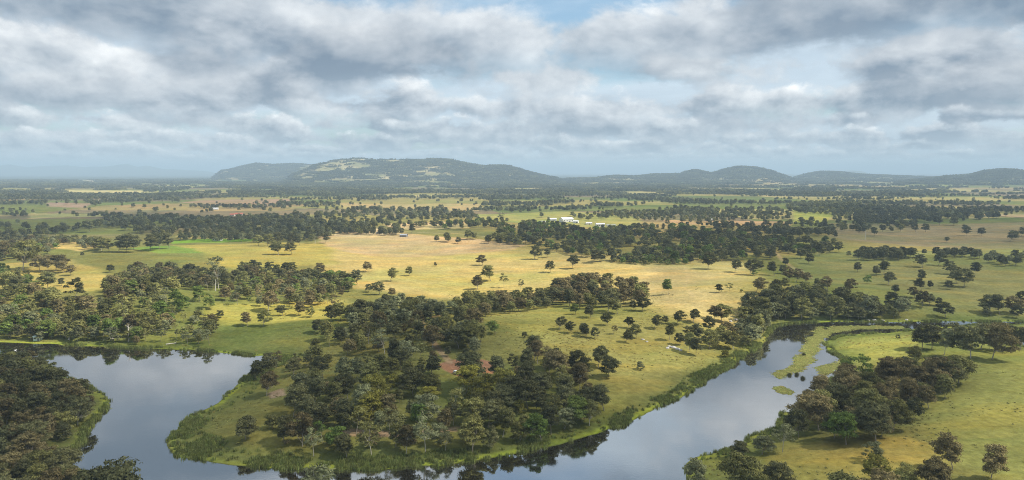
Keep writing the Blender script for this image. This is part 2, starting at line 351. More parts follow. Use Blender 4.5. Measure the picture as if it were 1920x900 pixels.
# ------------------------------------------------------------------ terrain
def field(pts, z=0): return wpoly(pts, z)
GOLD, GREEN, SHADEGREEN, TAN = (0.38, 0.29, 0.10), (0.200, 0.185, 0.056), (0.145, 0.150, 0.048), (0.42, 0.31, 0.16)
FIELDS = [  # (photo polygon, colour, softness in metres)
 ([(560,470),(640,440),(1000,470),(1200,492),(1400,500),(1440,560),(1380,610),(1250,600),(1080,575),(900,560),(760,560),(640,540)], (0.40,0.310,0.115), 45),
 ([(1200,495),(1400,505),(1390,560),(1330,600),(1200,590)], (0.44,0.345,0.145), 30),
 ([(600,440),(680,436),(860,455),(985,466),(960,476),(880,481),(760,486),(690,484),(640,478),(600,462)], (0.40,0.29,0.15), 7),
 ([(600,441),(690,436),(760,443),(730,452),(600,455)], (0.47,0.35,0.19), 8),
 ([(720,424),(880,425),(880,437),(770,440),(730,436)], (0.46,0.34,0.18), 5),
 ([(240,479),(290,471.5),(388,471),(390,486),(300,489)], (0.15,0.215,0.045), 3),
 ([(320,459),(400,454),(482,453),(484,459),(322,465)], (0.17,0.27,0.03), 3),
 ([(330,450),(450,449),(455,453),(335,455)], (0.40,0.31,0.12), 3),
 ([(880,404),(1060,402),(1200,412),(1200,433),(1050,428),(900,419)], (0.27,0.255,0.085), 12),
 ([(1245,416),(1490,418),(1480,428),(1250,423)], (0.36,0.235,0.125), 5),
 ([(1488,396),(1568,398),(1545,421),(1488,418)], (0.34,0.33,0.08), 6),
 ([(1850,404),(2000,408),(2000,418),(1830,409)], (0.48,0.34,0.19), 6),
 ([(55,401),(195,402),(195,410),(55,412)], (0.34,0.30,0.13), 5),
 ([(125,357),(268,358),(268,366),(130,364)], (0.46,0.38,0.16), 8),
 ([(150,337),(172,339),(192,345),(152,342)], (0.6,0.48,0.34), 8),
 ([(90,382),(172,384),(160,394),(90,391)], (0.27,0.19,0.13), 6),
 ([(380,375),(565,374),(495,391),(330,383)], (0.28,0.19,0.12), 8),
 ([(640,385),(900,383),(900,396),(640,400)], (0.36,0.27,0.12), 10),
 ([(0,505),(130,500),(200,520),(240,540),(180,560),(60,556),(0,548)], (0.36,0.285,0.09), 12),
 ([(90,468),(170,462),(185,478),(150,486),(80,480)], (0.46,0.32,0.12), 8),
 ([(380,590),(640,570),(640,616),(420,622)], (0.34,0.28,0.075), 15),
 ([(330,470),(600,462),(640,500),(430,512),(390,490)], (0.31,0.26,0.07), 15),
 ([(420,625),(640,612),(620,660),(440,664)], (0.15,0.16,0.048), 8),
 ([(880,600),(1050,580),(1300,620),(1420,640),(1300,730),(1170,790),(1100,700),(950,650)], (0.26,0.232,0.07), 12),
 ([(1565,640),(1700,628),(1720,660),(1700,690),(1600,690)], (0.27,0.245,0.072), 8),
 ([(1450,850),(1700,840),(1800,890),(1700,960),(1450,930)], (0.27,0.22,0.06), 8),
 ([(1720,680),(1990,660),(1990,960),(1800,900),(1720,800)], (0.195,0.195,0.055), 12),
 ([(1500,480),(2000,470),(2000,600),(1700,600),(1500,540)], (0.200,0.192,0.070), 25),
 ([(1560,420),(2000,425),(2000,470),(1700,465),(1560,450)], (0.235,0.19,0.10), 20),
 ([(818,702),(850,694),(905,694),(942,703),(938,716),(900,727),(862,724),(835,713)], (0.30,0.155,0.095), 2),
 ([(880,712),(930,706),(915,724),(878,728)], (0.38,0.17,0.09), 2),
 ([(640,818),(760,822),(860,812),(862,820),(760,831),(640,828)], (0.36,0.25,0.16), 2),
 ([(120,618),(160,610),(200,625),(140,635)], (0.34,0.20,0.11), 2),
 ([(500,748),(530,742),(540,756),(505,762)], (0.36,0.26,0.17), 2),
]
def line_field(pts, w):                                       # a track: polyline in photo pixels -> world strip
    a = wpoly(pts); t = np.gradient(a, axis=0); t /= np.linalg.norm(t, axis=1)[:, None]; n = np.stack([-t[:, 1], t[:, 0]], 1)
    return np.concatenate([a+n*w/2, (a-n*w/2)[::-1]])
TRACKS = [(line_field([(1452,478),(1465,495),(1482,505),(1502,515),(1520,530)], 4.0), (0.36,0.27,0.15)),
          (line_field([(855,588),(980,577),(1060,571),(1120,570)], 3.0), (0.40,0.31,0.18)),
          (line_field([(1280,500),(1290,530),(1284,560),(1300,580)], 2.5), (0.48,0.37,0.17)),
          (line_field([(845,700),(815,668),(790,640),(800,615),(850,590)], 3.0), (0.32,0.22,0.13)),
          (line_field([(560,455),(700,440),(860,447),(990,462)], 3.0), (0.45,0.35,0.2))]
def soil(x, y, sd):
    d = np.hypot(x, y); n = len(x)
    a = fbm(x, y, 140, 4, 8)[:, None]; b = fbm(x, y, 420, 3, 9)[:, None]
    c = np.array(SHADEGREEN)*(1-a) + np.array(GREEN)*a
    c = c + (np.array(GOLD)*0.85 - c)*sstep(0.48, 0.66, b)
    # far patchwork of paddocks
    u = x/520 + 0.25*fbm(x, y, 900, 2, 4); v = y/330 + 0.15*x/520
    iu = np.floor(u).astype(int); iv = np.floor(v + 0.5*(iu & 1)).astype(int)
    r = _P[(iu*7+iv*13) & 255, (iu*3-iv*11) & 255]
    pal = np.array([(0.34,0.27,0.10), (0.20,0.20,0.065), (0.42,0.33,0.14), (0.24,0.18,0.11), (0.28,0.26,0.08), (0.36,0.25,0.12), (0.17,0.18,0.06)])
    pc = pal[(r*6.999).astype(int)]*np.array((0.78, 0.84, 0.80))*(0.75+0.4*a)  # soils darkened in place of cloud shade on the far plain
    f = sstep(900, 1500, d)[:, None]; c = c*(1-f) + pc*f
    hb, wh = hill_parts(x, y)
    hm = sstep(15, 50, hb)[:, None]
    c = c*(1-hm) + np.array((0.34, 0.29, 0.15))*(0.8+0.5*a)*hm
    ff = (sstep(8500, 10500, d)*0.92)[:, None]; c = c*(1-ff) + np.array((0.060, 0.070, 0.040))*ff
    gul = sstep(0.46, 0.56, fbm(x, y, 210, 5, 14))[:, None]*hm*0.55; c = c*(1-gul) + np.array((0.13, 0.14, 0.06))*gul
    fd = (d < 9000) & (y > 0)
    for pts, col, soft in FIELDS:
        P = wpoly(pts); lo = P.min(0)-60; hi = P.max(0)+60
        m = fd & (x > lo[0]) & (x < hi[0]) & (y > lo[1]) & (y < hi[1])
        if not m.any(): continue
        s = sdist(P, x[m], y[m]) + (fbm(x[m], y[m], 18+soft, 3, 6)-0.5)*soft*1.6
        k = (1-sstep(-soft*0.5, soft*0.5, s))[:, None]
        c[m] = c[m]*(1-k) + np.array(col)*k
    for P, col in TRACKS:
        lo = P.min(0)-10; hi = P.max(0)+10; m = (x > lo[0]) & (x < hi[0]) & (y > lo[1]) & (y < hi[1])
        if m.any():
            k = (1-sstep(-0.6, 1.2, sdist(P, x[m], y[m])))[:, None]*0.8; c[m] = c[m]*(1-k)+np.array(col)*k
    # lush wet margin, then the yellow-green weed edge, then mud under water
    k = ((1-sstep(3, 18, sd))*0.65)[:, None]; c = c*(1-k) + np.array((0.125, 0.145, 0.042))*k
    k = ((1-sstep(0.5, 3.2, sd))*(0.35+0.65*sstep(0.4, 0.6, fbm(x, y, 40, 2, 12))))[:, None]; c = c*(1-k) + np.array((0.27, 0.30, 0.045))*k
    k = (1-sstep(-1.5, -0.3, sd))[:, None]; c = c*(1-k) + np.array((0.03, 0.028, 0.018))*k
    return c
def make_terrain():
    th = np.concatenate([np.radians(np.linspace(-180, -50, 40)[:-1]), np.radians(np.linspace(-50, 50, 620)), np.radians(np.linspace(50, 180, 40)[1:-1])])
    r = [0.4, 3.0, 10.0, 20.0, 30.0]
    while r[-1] < 1500: r.append(r[-1]*(1.0038 if r[-1] > 170 else 1.03))
    while r[-1] < 60000: r.append(r[-1]*1.0115)
    r = np.array(r); nt = len(th); nr = len(r)
    TH, RR = np.meshgrid(th, r); x = (RR*np.sin(TH)).ravel(); y = (RR*np.cos(TH)).ravel()
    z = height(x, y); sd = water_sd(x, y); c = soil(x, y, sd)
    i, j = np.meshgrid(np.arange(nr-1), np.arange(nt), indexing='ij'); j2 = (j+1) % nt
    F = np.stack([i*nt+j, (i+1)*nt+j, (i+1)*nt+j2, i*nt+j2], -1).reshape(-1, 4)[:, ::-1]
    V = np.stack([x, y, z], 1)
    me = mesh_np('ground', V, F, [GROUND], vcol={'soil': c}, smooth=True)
    o = link('ground', me); tag(o, 'rolling grass paddocks of gold and green running to the hills', kind='structure')
make_terrain()
def make_water():
    P = np.concatenate([WATER, POOL]); lo = P.min(0)-15; hi = P.max(0)+15
    X, Y = np.meshgrid(np.arange(lo[0], hi[0], 6.0), np.arange(lo[1], hi[1], 6.0)); sh = X.shape
    sd = water_sd(X, Y); ok = (sd < 8)
    idx = np.arange(X.size).reshape(sh)
    q = np.stack([idx[:-1, :-1], idx[:-1, 1:], idx[1:, 1:], idx[1:, :-1]], -1); keep = ok[:-1, :-1] | ok[:-1, 1:] | ok[1:, 1:] | ok[1:, :-1]
    F = q[keep]; u, inv = np.unique(F, return_inverse=True)
    V = np.stack([X.ravel()[u], Y.ravel()[u], np.zeros(len(u))], 1)
    o = link('river', mesh_np('river', V, inv.reshape(-1, 4), [WATERM])); tag(o, 'still brown river winding round the wooded peninsula, mirroring the clouds', kind='structure')
make_water()

# ------------------------------------------------------------------ tree shapes
def tree_shape(kind, seed, H=12.0, dens=1.0, leafsize=0.42):
    r = np.random.default_rng(seed); mb = MB(); clumps = []
    if kind == 'dome':    th, cw, ch, n, trunkr = 0.24, 0.42, 0.76, 44, 0.030
    elif kind == 'tall':  th, cw, ch, n, trunkr = 0.34, 0.28, 0.72, 36, 0.024
    elif kind == 'bush':  th, cw, ch, n, trunkr = 0.10, 0.48, 0.84, 34, 0.03
    elif kind == 'thin':  th, cw, ch, n, trunkr = 0.38, 0.35, 0.62, 20, 0.022
    lean = r.normal(0, 0.065, 2)*H; sq = r.uniform(0.72, 1.25); lob = r.uniform(0, 6.28)
    fork = np.array([lean[0]*0.5, lean[1]*0.5, th*H])
    mb.tube([(0, 0, -0.6), (lean[0]*0.2, lean[1]*0.2, th*H*0.5), fork], [trunkr*H*0.62, trunkr*H*0.45, trunkr*H*0.36])
    cz0 = H*(1-ch)
    for i in range(n):
        for _ in range(30):
            a = r.uniform(0, 2*math.pi); zz = r.uniform(0.08, 0.93)
            prof = math.sin(math.pi*min(1, (zz*0.80+0.20)))**0.55 if kind != 'bush' else math.sqrt(max(0.05, 1-zz*zz*0.9))
            rad = cw*H*prof*math.sqrt(r.uniform(0.18, 1.0))*0.80
            c = np.array([lean[0] + rad*math.cos(a)*sq*(1+0.3*math.cos(a-lob)), lean[1] + rad*math.sin(a)/sq*(1+0.3*math.cos(a-lob)), cz0 + zz*ch*H*0.93])
            if all(np.linalg.norm(c-q[0]) > 0.075*H for q in clumps): break
        clumps.append((c, H*r.uniform(0.055, 0.135)*(0.86 if kind == 'thin' else 1.0)))
    for c, s in clumps[:max(6, n//2)] if kind != 'bush' else clumps[:4]:
        mid = fork*0.45 + c*0.55 + np.array([0, 0, -0.06*H]) + r.normal(0, 0.02*H, 3)
        mb.tube([fork*0.97, mid, c], [trunkr*H*0.24, trunkr*H*0.15, trunkr*H*0.06], 5)
    # leaf sprays
    V = []; L = []
    for c, s in clumps:
        m = int(190*dens*(s/(0.12*H))**2*(0.62 if kind == 'thin' else 1.0))
        u = r.normal(size=(m, 3)); u /= np.linalg.norm(u, axis=1)[:, None]
        u[:, 2] = np.where(u[:, 2] < -0.25, -u[:, 2]*0.7, u[:, 2])
        rr = (r.uniform(0.50, 1.05, m) + 0.35*(r.random(m) < 0.12))[:, None]
        p = c + u*rr*s*np.array([1.22, 1.22, 0.82])
        nrm = u*1.15 + r.normal(size=(m, 3))*0.42 + np.array([0, 0, 0.30]); nrm /= np.linalg.norm(nrm, axis=1)[:, None]
        t = np.cross(nrm, r.normal(size=(m, 3))); t /= np.linalg.norm(t, axis=1)[:, None]; b = np.cross(nrm, t)
        sz = (leafsize*H/12.0*r.uniform(0.55, 1.25, m))[:, None]
        q = np.stack([p - t*sz*0.9, p - b*sz*0.42, p + t*sz*0.9, p + b*sz*0.42], 1)
        V.append(q.reshape(-1, 3)); L.append(np.clip(r.normal(0.5, 0.22, m) + r.normal(0, 0.12), 0, 1))
    V = np.concatenate(V); L = np.concatenate(L); F = np.arange(len(V)).reshape(-1, 4)
    return mb, V, F, L
SHAPES = {}
def build_shapes():
    sd = 100
    for kind, cnt in (('dome', 5), ('tall', 4), ('bush', 3), ('thin', 3)):
        for i in range(cnt):
            sd += 1; mb, V, F, L = tree_shape(kind, sd)
            SHAPES.setdefault(kind, []).append((mb.mesh('trunk', PALEBARK if (kind == 'thin' or (kind == 'tall' and i != 1) or (kind == 'dome' and i == 3)) else BARK), mesh_np('crown', V, F, [TONES['dark'][1]], fattr={'leaf': L})))
build_shapes()

# ------------------------------------------------------------------ where the trees stand
# single trees read off the photograph: (x, y of the foot, height, all in photo pixels, tone, shape)
D, O, B, G, P_, Y = 'dark', 'olive', 'brown', 'green', 'pale', 'yellow'
ONE = [
 # golden paddock
 (905,497,20,B,'dome'),(920,527,30,O,'dome'),(895,543,28,B,'dome'),(945,539,28,O,'thin'),(976,545,23,P_,'thin'),(1002,487,27,D,'dome'),(1027,483,18,D,'tall'),
 (1033,510,23,D,'dome'),(1073,503,27,D,'dome'),(1113,492,25,D,'dome'),(817,499,8,D,'bush'),(767,517,18,O,'dome'),(732,527,26,O,'dome'),(685,510,20,B,'dome'),
 (670,533,29,P_,'dome'),(642,533,25,O,'dome'),(690,548,18,D,'bush'),(712,552,26,D,'dome'),(735,556,17,B,'dome'),(1253,553,30,G,'tall'),(772,439,20,D,'tall'),(937,415,18,P_,'thin'),
 (1348,549,16,D,'dome'),(1367,548,18,O,'thin'),(1391,548,7,O,'bush'),(1418,548,28,B,'dome'),
 # right paddock
 (1327,505,34,D,'dome'),(1378,511,25,D,'dome'),(1406,516,30,D,'dome'),(1428,507,18,D,'dome'),(1414,517,11,G,'bush'),(1452,517,26,D,'tall'),(1465,513,16,D,'dome'),
 (1473,498,14,D,'dome'),(1443,487,21,D,'dome'),(1515,495,18,D,'dome'),(1500,485,20,D,'dome'),(1537,480,22,D,'tall'),(1480,530,28,B,'dome'),(1493,531,25,B,'dome'),(1510,533,20,B,'dome'),
 (1470,541,20,O,'dome'),(1552,545,26,B,'dome'),(1590,549,26,B,'dome'),(1532,538,14,D,'dome'),(1608,510,17,D,'dome'),(1592,480,9,D,'bush'),(1643,517,17,D,'dome'),(1657,515,24,D,'tall'),
 (1665,535,23,D,'dome'),(1625,532,15,G,'bush'),(1728,527,19,D,'dome'),(1728,545,20,D,'dome'),(1744,541,13,D,'dome'),(1678,549,14,D,'dome'),(1783,515,22,D,'dome'),(1793,532,27,D,'dome'),
 (1808,537,30,D,'dome'),(1782,543,15,D,'dome'),(1828,516,21,D,'tall'),(1730,502,22,D,'dome'),(1760,498,23,D,'dome'),(1733,477,9,D,'dome'),(1717,435,14,D,'dome'),(1735,435,14,D,'dome'),
 (1762,422,14,D,'dome'),(1788,423,14,D,'dome'),(1813,442,15,D,'dome'),(1840,442,13,D,'dome'),(1895,452,17,D,'dome'),(1915,443,14,D,'dome'),(1775,454,9,D,'dome'),(1640,443,15,D,'tall'),
 (1610,437,11,D,'dome'),(1567,447,11,D,'tall'),(1855,585,28,D,'dome'),(1875,590,31,D,'dome'),(1895,588,28,B,'dome'),(1915,578,27,D,'dome'),(1907,596,20,D,'dome'),(1852,592,15,D,'bush'),
 (1715,560,20,B,'dome'),(1730,575,28,B,'dome'),(1742,573,20,D,'dome'),(1758,573,14,D,'dome'),(1773,595,25,D,'dome'),(1680,550,13,D,'dome'),(1693,583,25,D,'dome'),
 # slope above the right river
 (929,627,27,G,'dome'),(983,633,13,D,'bush'),(1049,618,26,D,'dome'),(1064,624,23,D,'dome'),(1079,589,20,G,'dome'),(1107,596,25,D,'dome'),(1100,632,26,D,'dome'),(1115,635,22,D,'bush'),(1090,625,20,D,'dome'),
 (1140,611,26,O,'dome'),(1149,627,18,B,'thin'),(1173,642,25,D,'dome'),(1178,615,23,D,'dome'),(1193,633,27,O,'dome'),(1227,615,26,D,'dome'),(1247,607,16,D,'dome'),(1269,607,26,D,'dome'),(1255,638,33,O,'tall'),
 (1140,585,46,D,'dome'),(1158,589,28,O,'dome'),(1204,584,28,D,'dome'),(1189,582,19,D,'dome'),(1122,690,43,D,'dome'),(1142,706,40,D,'dome'),(1164,688,12,P_,'thin'),(1202,693,17,P_,'bush'),(1133,770,50,D,'dome'),
 (1178,769,9,O,'bush'),(1292,660,38,O,'tall'),(1305,668,36,D,'tall'),(1330,655,36,O,'dome'),(1312,640,34,D,'dome'),(1345,645,36,O,'dome'),(1362,640,34,B,'dome'),(1330,622,30,D,'dome'),(1300,605,26,D,'dome'),
 (1352,604,34,O,'dome'),(1340,600,28,B,'dome'),(1375,655,34,O,'dome'),(1358,670,16,Y,'bush'),(1290,632,22,D,'bush'),(1275,648,24,D,'dome'),(1382,632,28,P_,'dome'),(1400,640,34,P_,'dome'),(1415,630,40,O,'tall'),(1432,622,44,P_,'dome'),(1420,600,44,O,'tall'),(1402,585,38,P_,'dome'),
 # peninsula, standing clear of the grove
 (935,712,50,D,'tall'),(893,728,74,D,'dome'),(460,824,46,D,'dome'),(556,690,28,D,'thin'),(605,706,40,D,'dome'),(550,705,34,D,'dome'),(500,742,44,B,'dome'),(798,850,76,P_,'thin'),(590,624,25,D,'dome'),(800,760,40,Y,'dome'),(728,742,42,Y,'dome'),
 # left bank, sunlit
 (464,611,26,B,'dome'),(494,612,31,O,'dome'),(530,592,20,D,'dome'),(413,595,15,D,'bush'),(503,584,38,B,'dome'),(540,568,30,B,'dome'),(621,582,29,B,'thin'),(560,591,26,B,'dome'),(584,594,20,O,'bush'),(375,565,28,G,'bush'),(392,578,26,G,'bush'),
 (338,582,29,G,'bush'),(325,570,27,G,'bush'),(410,542,56,P_,'thin'),(522,478,25,O,'dome'),(547,477,25,D,'dome'),(485,461,20,O,'dome'),(502,462,22,O,'dome'),(520,458,22,D,'dome'),(545,460,22,D,'dome'),(562,460,20,D,'dome'),
 (592,457,20,P_,'thin'),(611,456,19,D,'tall'),(387,622,27,D,'thin'),(405,624,24,D,'thin'),(43,507,48,O,'dome'),(2,487,28,B,'dome'),(70,473,15,G,'bush'),(105,467,11,G,'bush'),(75,508,25,B,'dome'),(90,510,28,B,'dome'),(105,508,27,B,'dome'),
 (120,512,20,B,'dome'),(133,516,17,B,'dome'),(154,480,8,D,'bush'),(20,525,14,G,'bush'),(33,535,13,G,'bush'),(57,540,20,G,'bush'),(90,541,29,O,'dome'),(72,544,17,G,'bush'),(115,536,13,D,'dome'),(205,511,13,D,'dome'),
 (190,470,24,O,'dome'),(205,472,23,O,'dome'),(222,473,28,D,'dome'),(236,474,32,D,'dome'),(250,468,25,D,'dome'),(283,470,28,D,'dome'),(300,468,28,D,'dome'),(318,466,28,D,'dome'),(168,435,20,D,'dome'),(237,432,14,D,'bush'),(267,441,9,D,'dome'),
 (142,559,33,D,'bush'),(20,556,40,O,'bush'),(38,556,32,D,'bush'),(208,636,36,G,'tall'),(98,632,30,G,'dome'),
 # right bank
 (1607,724,58,G,'thin'),(1720,682,31,O,'dome'),(1709,701,21,D,'dome'),(1798,719,46,O,'dome'),(1760,707,36,D,'dome'),(1729,652,42,D,'dome'),(1747,654,40,D,'dome'),(1771,666,45,P_,'tall'),(1791,648,38,D,'dome'),(1820,672,52,D,'dome'),
 (1838,657,44,D,'dome'),(1860,674,58,B,'dome'),(1878,657,38,D,'dome'),(1896,654,34,D,'tall'),(1913,656,36,D,'tall'),(1587,834,62,G,'dome'),(1498,820,56,D,'dome'),(1467,848,56,P_,'thin'),(1429,852,36,P_,'dome'),(1387,858,34,D,'dome'),
 (1313,912,56,P_,'dome'),(1387,925,82,O,'dome'),(1453,922,58,D,'dome'),(1635,864,36,P_,'bush'),(1631,908,52,Y,'dome'),(1687,918,46,O,'dome'),(1758,926,62,B,'dome'),(1787,882,62,B,'dome'),(1858,896,58,B,'dome'),(1684,636,8,D,'bush'),
 # near bank, only the tops in frame
 (215,975,100,D,'thin'),(245,985,108,D,'tall'),(185,980,100,D,'dome'),(590,992,122,P_,'thin'),(560,1000,108,P_,'thin'),(1560,985,98,O,'dome'),(1660,990,100,B,'dome'),
]
# groves: photo polygon of the tree feet, spacing in metres, height range in metres, tones, shapes, zone name
GROVES = [
 ([(600,640),(650,618),(720,606),(800,604),(880,606),(905,640),(890,690),(830,690),(790,720),(700,720),(600,700),(575,680)], 8.0, (5,14), [D,D,B,O,O,P_], ['dome','dome','tall','thin'], 'penin_back'),
 ([(540,735),(620,705),(700,722),(800,722),(830,735),(960,735),(1000,745),(1000,780),(900,800),(700,805),(560,800),(520,770)], 7.8, (5,15), [D,D,B,B,O,O,O,Y,P_], ['dome','dome','tall','thin','bush'], 'penin_mid'),
 ([(500,800),(560,795),(700,800),(900,795),(1010,790),(1110,775),(1115,798),(1020,826),(910,850),(800,860),(700,863),(590,857),(515,842)], 6.8, (6,13.5), [D,D,P_,O,O,B,G], ['tall','dome','dome','thin','bush'], 'penin_front'),
 ([(960,690),(1010,670),(1075,690),(1100,730),(1120,775),(1020,790),(990,740),(955,725)], 7.4, (6,14), [D,D,O,B], ['dome','tall','thin'], 'penin_east'),
 ([(480,700),(520,690),(570,690),(590,720),(540,740),(500,745),(470,730)], 8.5, (7,11), [D,D,B], ['dome','thin'], 'penin_west'),
 ([(-60,690),(60,690),(110,722),(160,750),(170,775),(140,812),(90,845),(90,880),(150,905),(150,960),(-80,1000)], 5.6, (5,12), [D,D,D,B,O], ['dome','bush','dome'], 'island'),
 ([(1510,795),(1540,755),(1580,725),(1640,715),(1700,705),(1780,705),(1790,735),(1735,775),(1715,812),(1650,832),(1570,828)], 8.0, (8,16), [D,B,B,B,O,O], ['dome','dome','tall'], 'right_grove'),
 ([(600,612),(660,592),(740,577),(800,582),(850,598),(760,608),(650,622)], 7.5, (8,13), [P_,O,P_,D], ['dome','tall'], 'penin_top'),
 ([(848,580),(890,568),(960,568),(1030,562),(1048,575),(950,590),(870,598)], 8.5, (8,12), [O,D,B,O], ['dome'], 'ridge_row'),
 ([(1030,575),(1040,545),(1110,535),(1190,548),(1212,558),(1200,576),(1100,580)], 9.5, (9,14), [B,O,B,D], ['dome'], 'gold_grove'),
 ([(1440,600),(1430,560),(1470,556),(1560,566),(1620,575),(1690,585),(1700,598),(1600,600),(1500,601)], 7.0, (7,16), [D,D,O,P_,O], ['dome','bush','tall','dome'], 'north_bank'),
 ([(1385,640),(1390,600),(1400,570),(1440,560),(1445,600),(1435,615),(1420,640),(1395,655)], 6.5, (6,13), [P_,O,O,P_,D], ['dome','tall','bush'], 'bend_bank'),
 ([(0,632),(0,562),(60,560),(140,575),(190,562),(250,545),(300,555),(330,600),(330,636),(250,640),(120,636)], 8.0, (5,13), [O,O,B,P_,O,G], ['dome','dome','bush','thin'], 'left_bank'),
 ([(0,634),(0,606),(150,612),(330,612),(400,622),(395,646),(300,648),(200,645),(100,641)], 7.0, (4,11), [O,D,B,O,P_,G], ['dome','bush','thin','tall'], 'left_shore'),
 ([(330,590),(400,598),(395,632),(330,638)], 9.0, (4,8), [O,G,B,P_], ['bush','thin'], 'left_bank_scrub'),
 ([(195,548),(250,512),(330,510),(420,520),(430,545),(330,552),(270,560),(225,566)], 8.0, (7,14), [D,D,D,B,O], ['dome','dome','thin'], 'left_dark'),
 ([(440,520),(470,505),(600,515),(600,528),(520,535),(440,536)], 9.5, (6,13), [D,D,O,B], ['dome','bush'], 'left_dark2'),
 ([(430,545),(560,535),(660,540),(650,560),(580,580),(480,575),(420,570)], 9.0, (6,11), [B,B,O,G,P_], ['dome','thin'], 'left_brown'),
 ([(600,525),(660,530),(660,548),(605,550)], 9.0, (8,12), [O,G,D], ['dome','bush'], 'left_brown'),
 ([(0,505),(55,515),(50,545),(0,550)], 12.0, (6,9), [G,O], ['bush'], 'left_field'),
 # farther: all go into the woodland
 ([(10,470),(60,452),(180,452),(200,468),(130,472),(60,480),(0,490)], 10, (7,11), [B,O,P_,O], ['dome'], None),
 ([(-60,452),(20,446),(90,436),(180,426),(200,414),(300,410),(440,412),(600,418),(660,424),(720,432),(640,440),(590,452),(480,455),(330,451),(270,440),(190,426),(60,446),(-60,470)], 11, (6,14), [D,D,D,O,P_], ['dome','dome','tall'], None),
 ([(640,432),(700,428),(745,430),(755,441),(700,442),(640,440)], 9, (9,13), [D,D,O], ['dome'], None),
 ([(930,432),(1010,424),(1100,434),(1200,430),(1290,428),(1360,440),(1450,452),(1560,462),(1600,472),(1500,480),(1400,488),(1300,494),(1200,496),(1120,490),(1040,472),(990,462),(935,452)], 10.5, (6,15), [D,D,D,O,G], ['dome','dome','tall','bush'], None),
 ([(1180,484),(1300,490),(1290,496),(1200,498),(1140,492)], 8, (6,9), [G,O], ['bush'], None),
 ([(1603,478),(1690,478),(1715,483),(1680,490),(1610,490)], 9, (9,13), [D], ['dome'], None),
 ([(1755,480),(1810,476),(1808,485),(1760,486)], 9, (9,12), [D], ['dome'], None),
 ([(1817,480),(1920,480),(1990,490),(1990,503),(1880,500),(1825,488)], 10, (8,12), [D,P_], ['dome'], None),
 ([(795,446),(900,447),(960,455),(985,463),(900,461),(795,452)], 13, (9,14), [D,D,O], ['dome'], None),
 ([(780,424),(900,420),(960,424),(950,434),(860,430),(780,430)], 13, (8,13), [D,G,O], ['dome'], None),
 ([(1070,405),(1200,400),(1280,397),(1450,402),(1480,412),(1280,418),(1100,414)], 14, (8,12), [P_,O,D], ['dome'], None),
 ([(1470,388),(1560,382),(1640,390),(1600,402),(1500,402)], 14, (9,13), [P_,O], ['dome'], None),
 ([(1600,405),(1640,398),(1760,404),(1760,417),(1660,432),(1610,426)], 13, (10,15), [D], ['dome'], None),
 ([(1340,428),(1480,432),(1570,436),(1570,444),(1480,446),(1340,440)], 13, (9,14), [D], ['dome'], None),
 ([(560,417),(800,424),(800,430),(560,424)], 16, (7,11), [D,O], ['dome'], None),
]
def poisson(P, sp, rng, avoid=()):
    lo, hi = P.min(0), P.max(0); cell = sp; got = {}; pts = []
    n = int((hi[0]-lo[0])*(hi[1]-lo[1])/(sp*sp)*7) + 20
    X = rng.uniform(lo[0], hi[0], n); Yv = rng.uniform(lo[1], hi[1], n)
    m = sdist(P, X, Yv) < 0
    for x, y in zip(X[m], Yv[m]):
        k = (int(x//cell), int(y//cell)); bad = False
        for i in (-1, 0, 1):
            for j in (-1, 0, 1):
                for (a, b) in got.get((k[0]+i, k[1]+j), ()):
                    if (a-x)**2+(b-y)**2 < sp*sp*0.75: bad = True
        if bad: continue
        got.setdefault(k, []).append((x, y)); pts.append((x, y))
    return pts
TREES = []                                                 # dict(x,y,h,tone,shape,zone)
def place_trees():
    a = np.array([(t[0], t[1]) for t in ONE], float); x, y, z = ground(a[:, 0], a[:, 1])
    for (px, py, hp, tone, shp), X, Yy, Z in zip(ONE, x, y, z):
        d = math.hypot(X, Yy); TREES.append(dict(x=X, y=Yy, z=Z, h=hp*d/FPX*1.04, tone=tone, shape=shp, zone=None, hand=True))
    clear = wpoly([(812,700),(845,690),(905,690),(950,700),(945,722),(900,732),(855,730),(825,716)], 3.0)
    for pts, sp, (h0, h1), tones, shapes, zone in GROVES:
        gx, gy, _ = ground([p[0] for p in pts], [p[1] for p in pts]); P = np.stack([gx, gy], 1)
        pp = np.array(poisson(P, sp, RNG))
        if not len(pp): continue
        sd = water_sd(pp[:, 0], pp[:, 1]); cl = sdist(clear, pp[:, 0], pp[:, 1]); z = height(pp[:, 0], pp[:, 1])
        for (X, Yy), s, c, Z in zip(pp, sd, cl, z):
            if s < 3.5 or c < 2.0: continue
            gap = {'island': 0.0, 'north_bank': 0.0, 'left_shore': 0.2, 'right_grove': 0.30, 'penin_front': 0.22, 'penin_back': 0.34, 'penin_mid': 0.41, None: 0.40}.get(zone, 0.27)
            if fbm(X, Yy, 34, 3, 90) < gap: continue             # grassy gaps
            if any((t['x']-X)**2 + (t['y']-Yy)**2 < 16 for t in TREES if t.get('hand')): continue
            TREES.append(dict(x=X, y=Yy, z=Z, h=RNG.uniform(h0, h1), tone=RNG.choice(tones), shape=RNG.choice(shapes), zone=zone, hand=False))
place_trees()
for t in TREES:
    t['px'], t['py'] = to_px(t['x'], t['y'], t['z']); t['size'] = t['h']*FPX/math.hypot(t['x'], t['y'])
def in_view(t): return -25 < t['px'] < 1945 and (t['py'] - t['size']) < 893
order = sorted([t for t in TREES if in_view(t)], key=lambda t: -(t['size']*(1.0 if not t['hand'] else 2.2)))
SINGLE = order[:310]
print('trees', len(TREES), 'single', len(SINGLE), 'hand among', sum(t['hand'] for t in SINGLE), 'of', len(ONE))
rest_ids = {id(t) for t in SINGLE}
REST = [t for t in TREES if id(t) not in rest_ids]

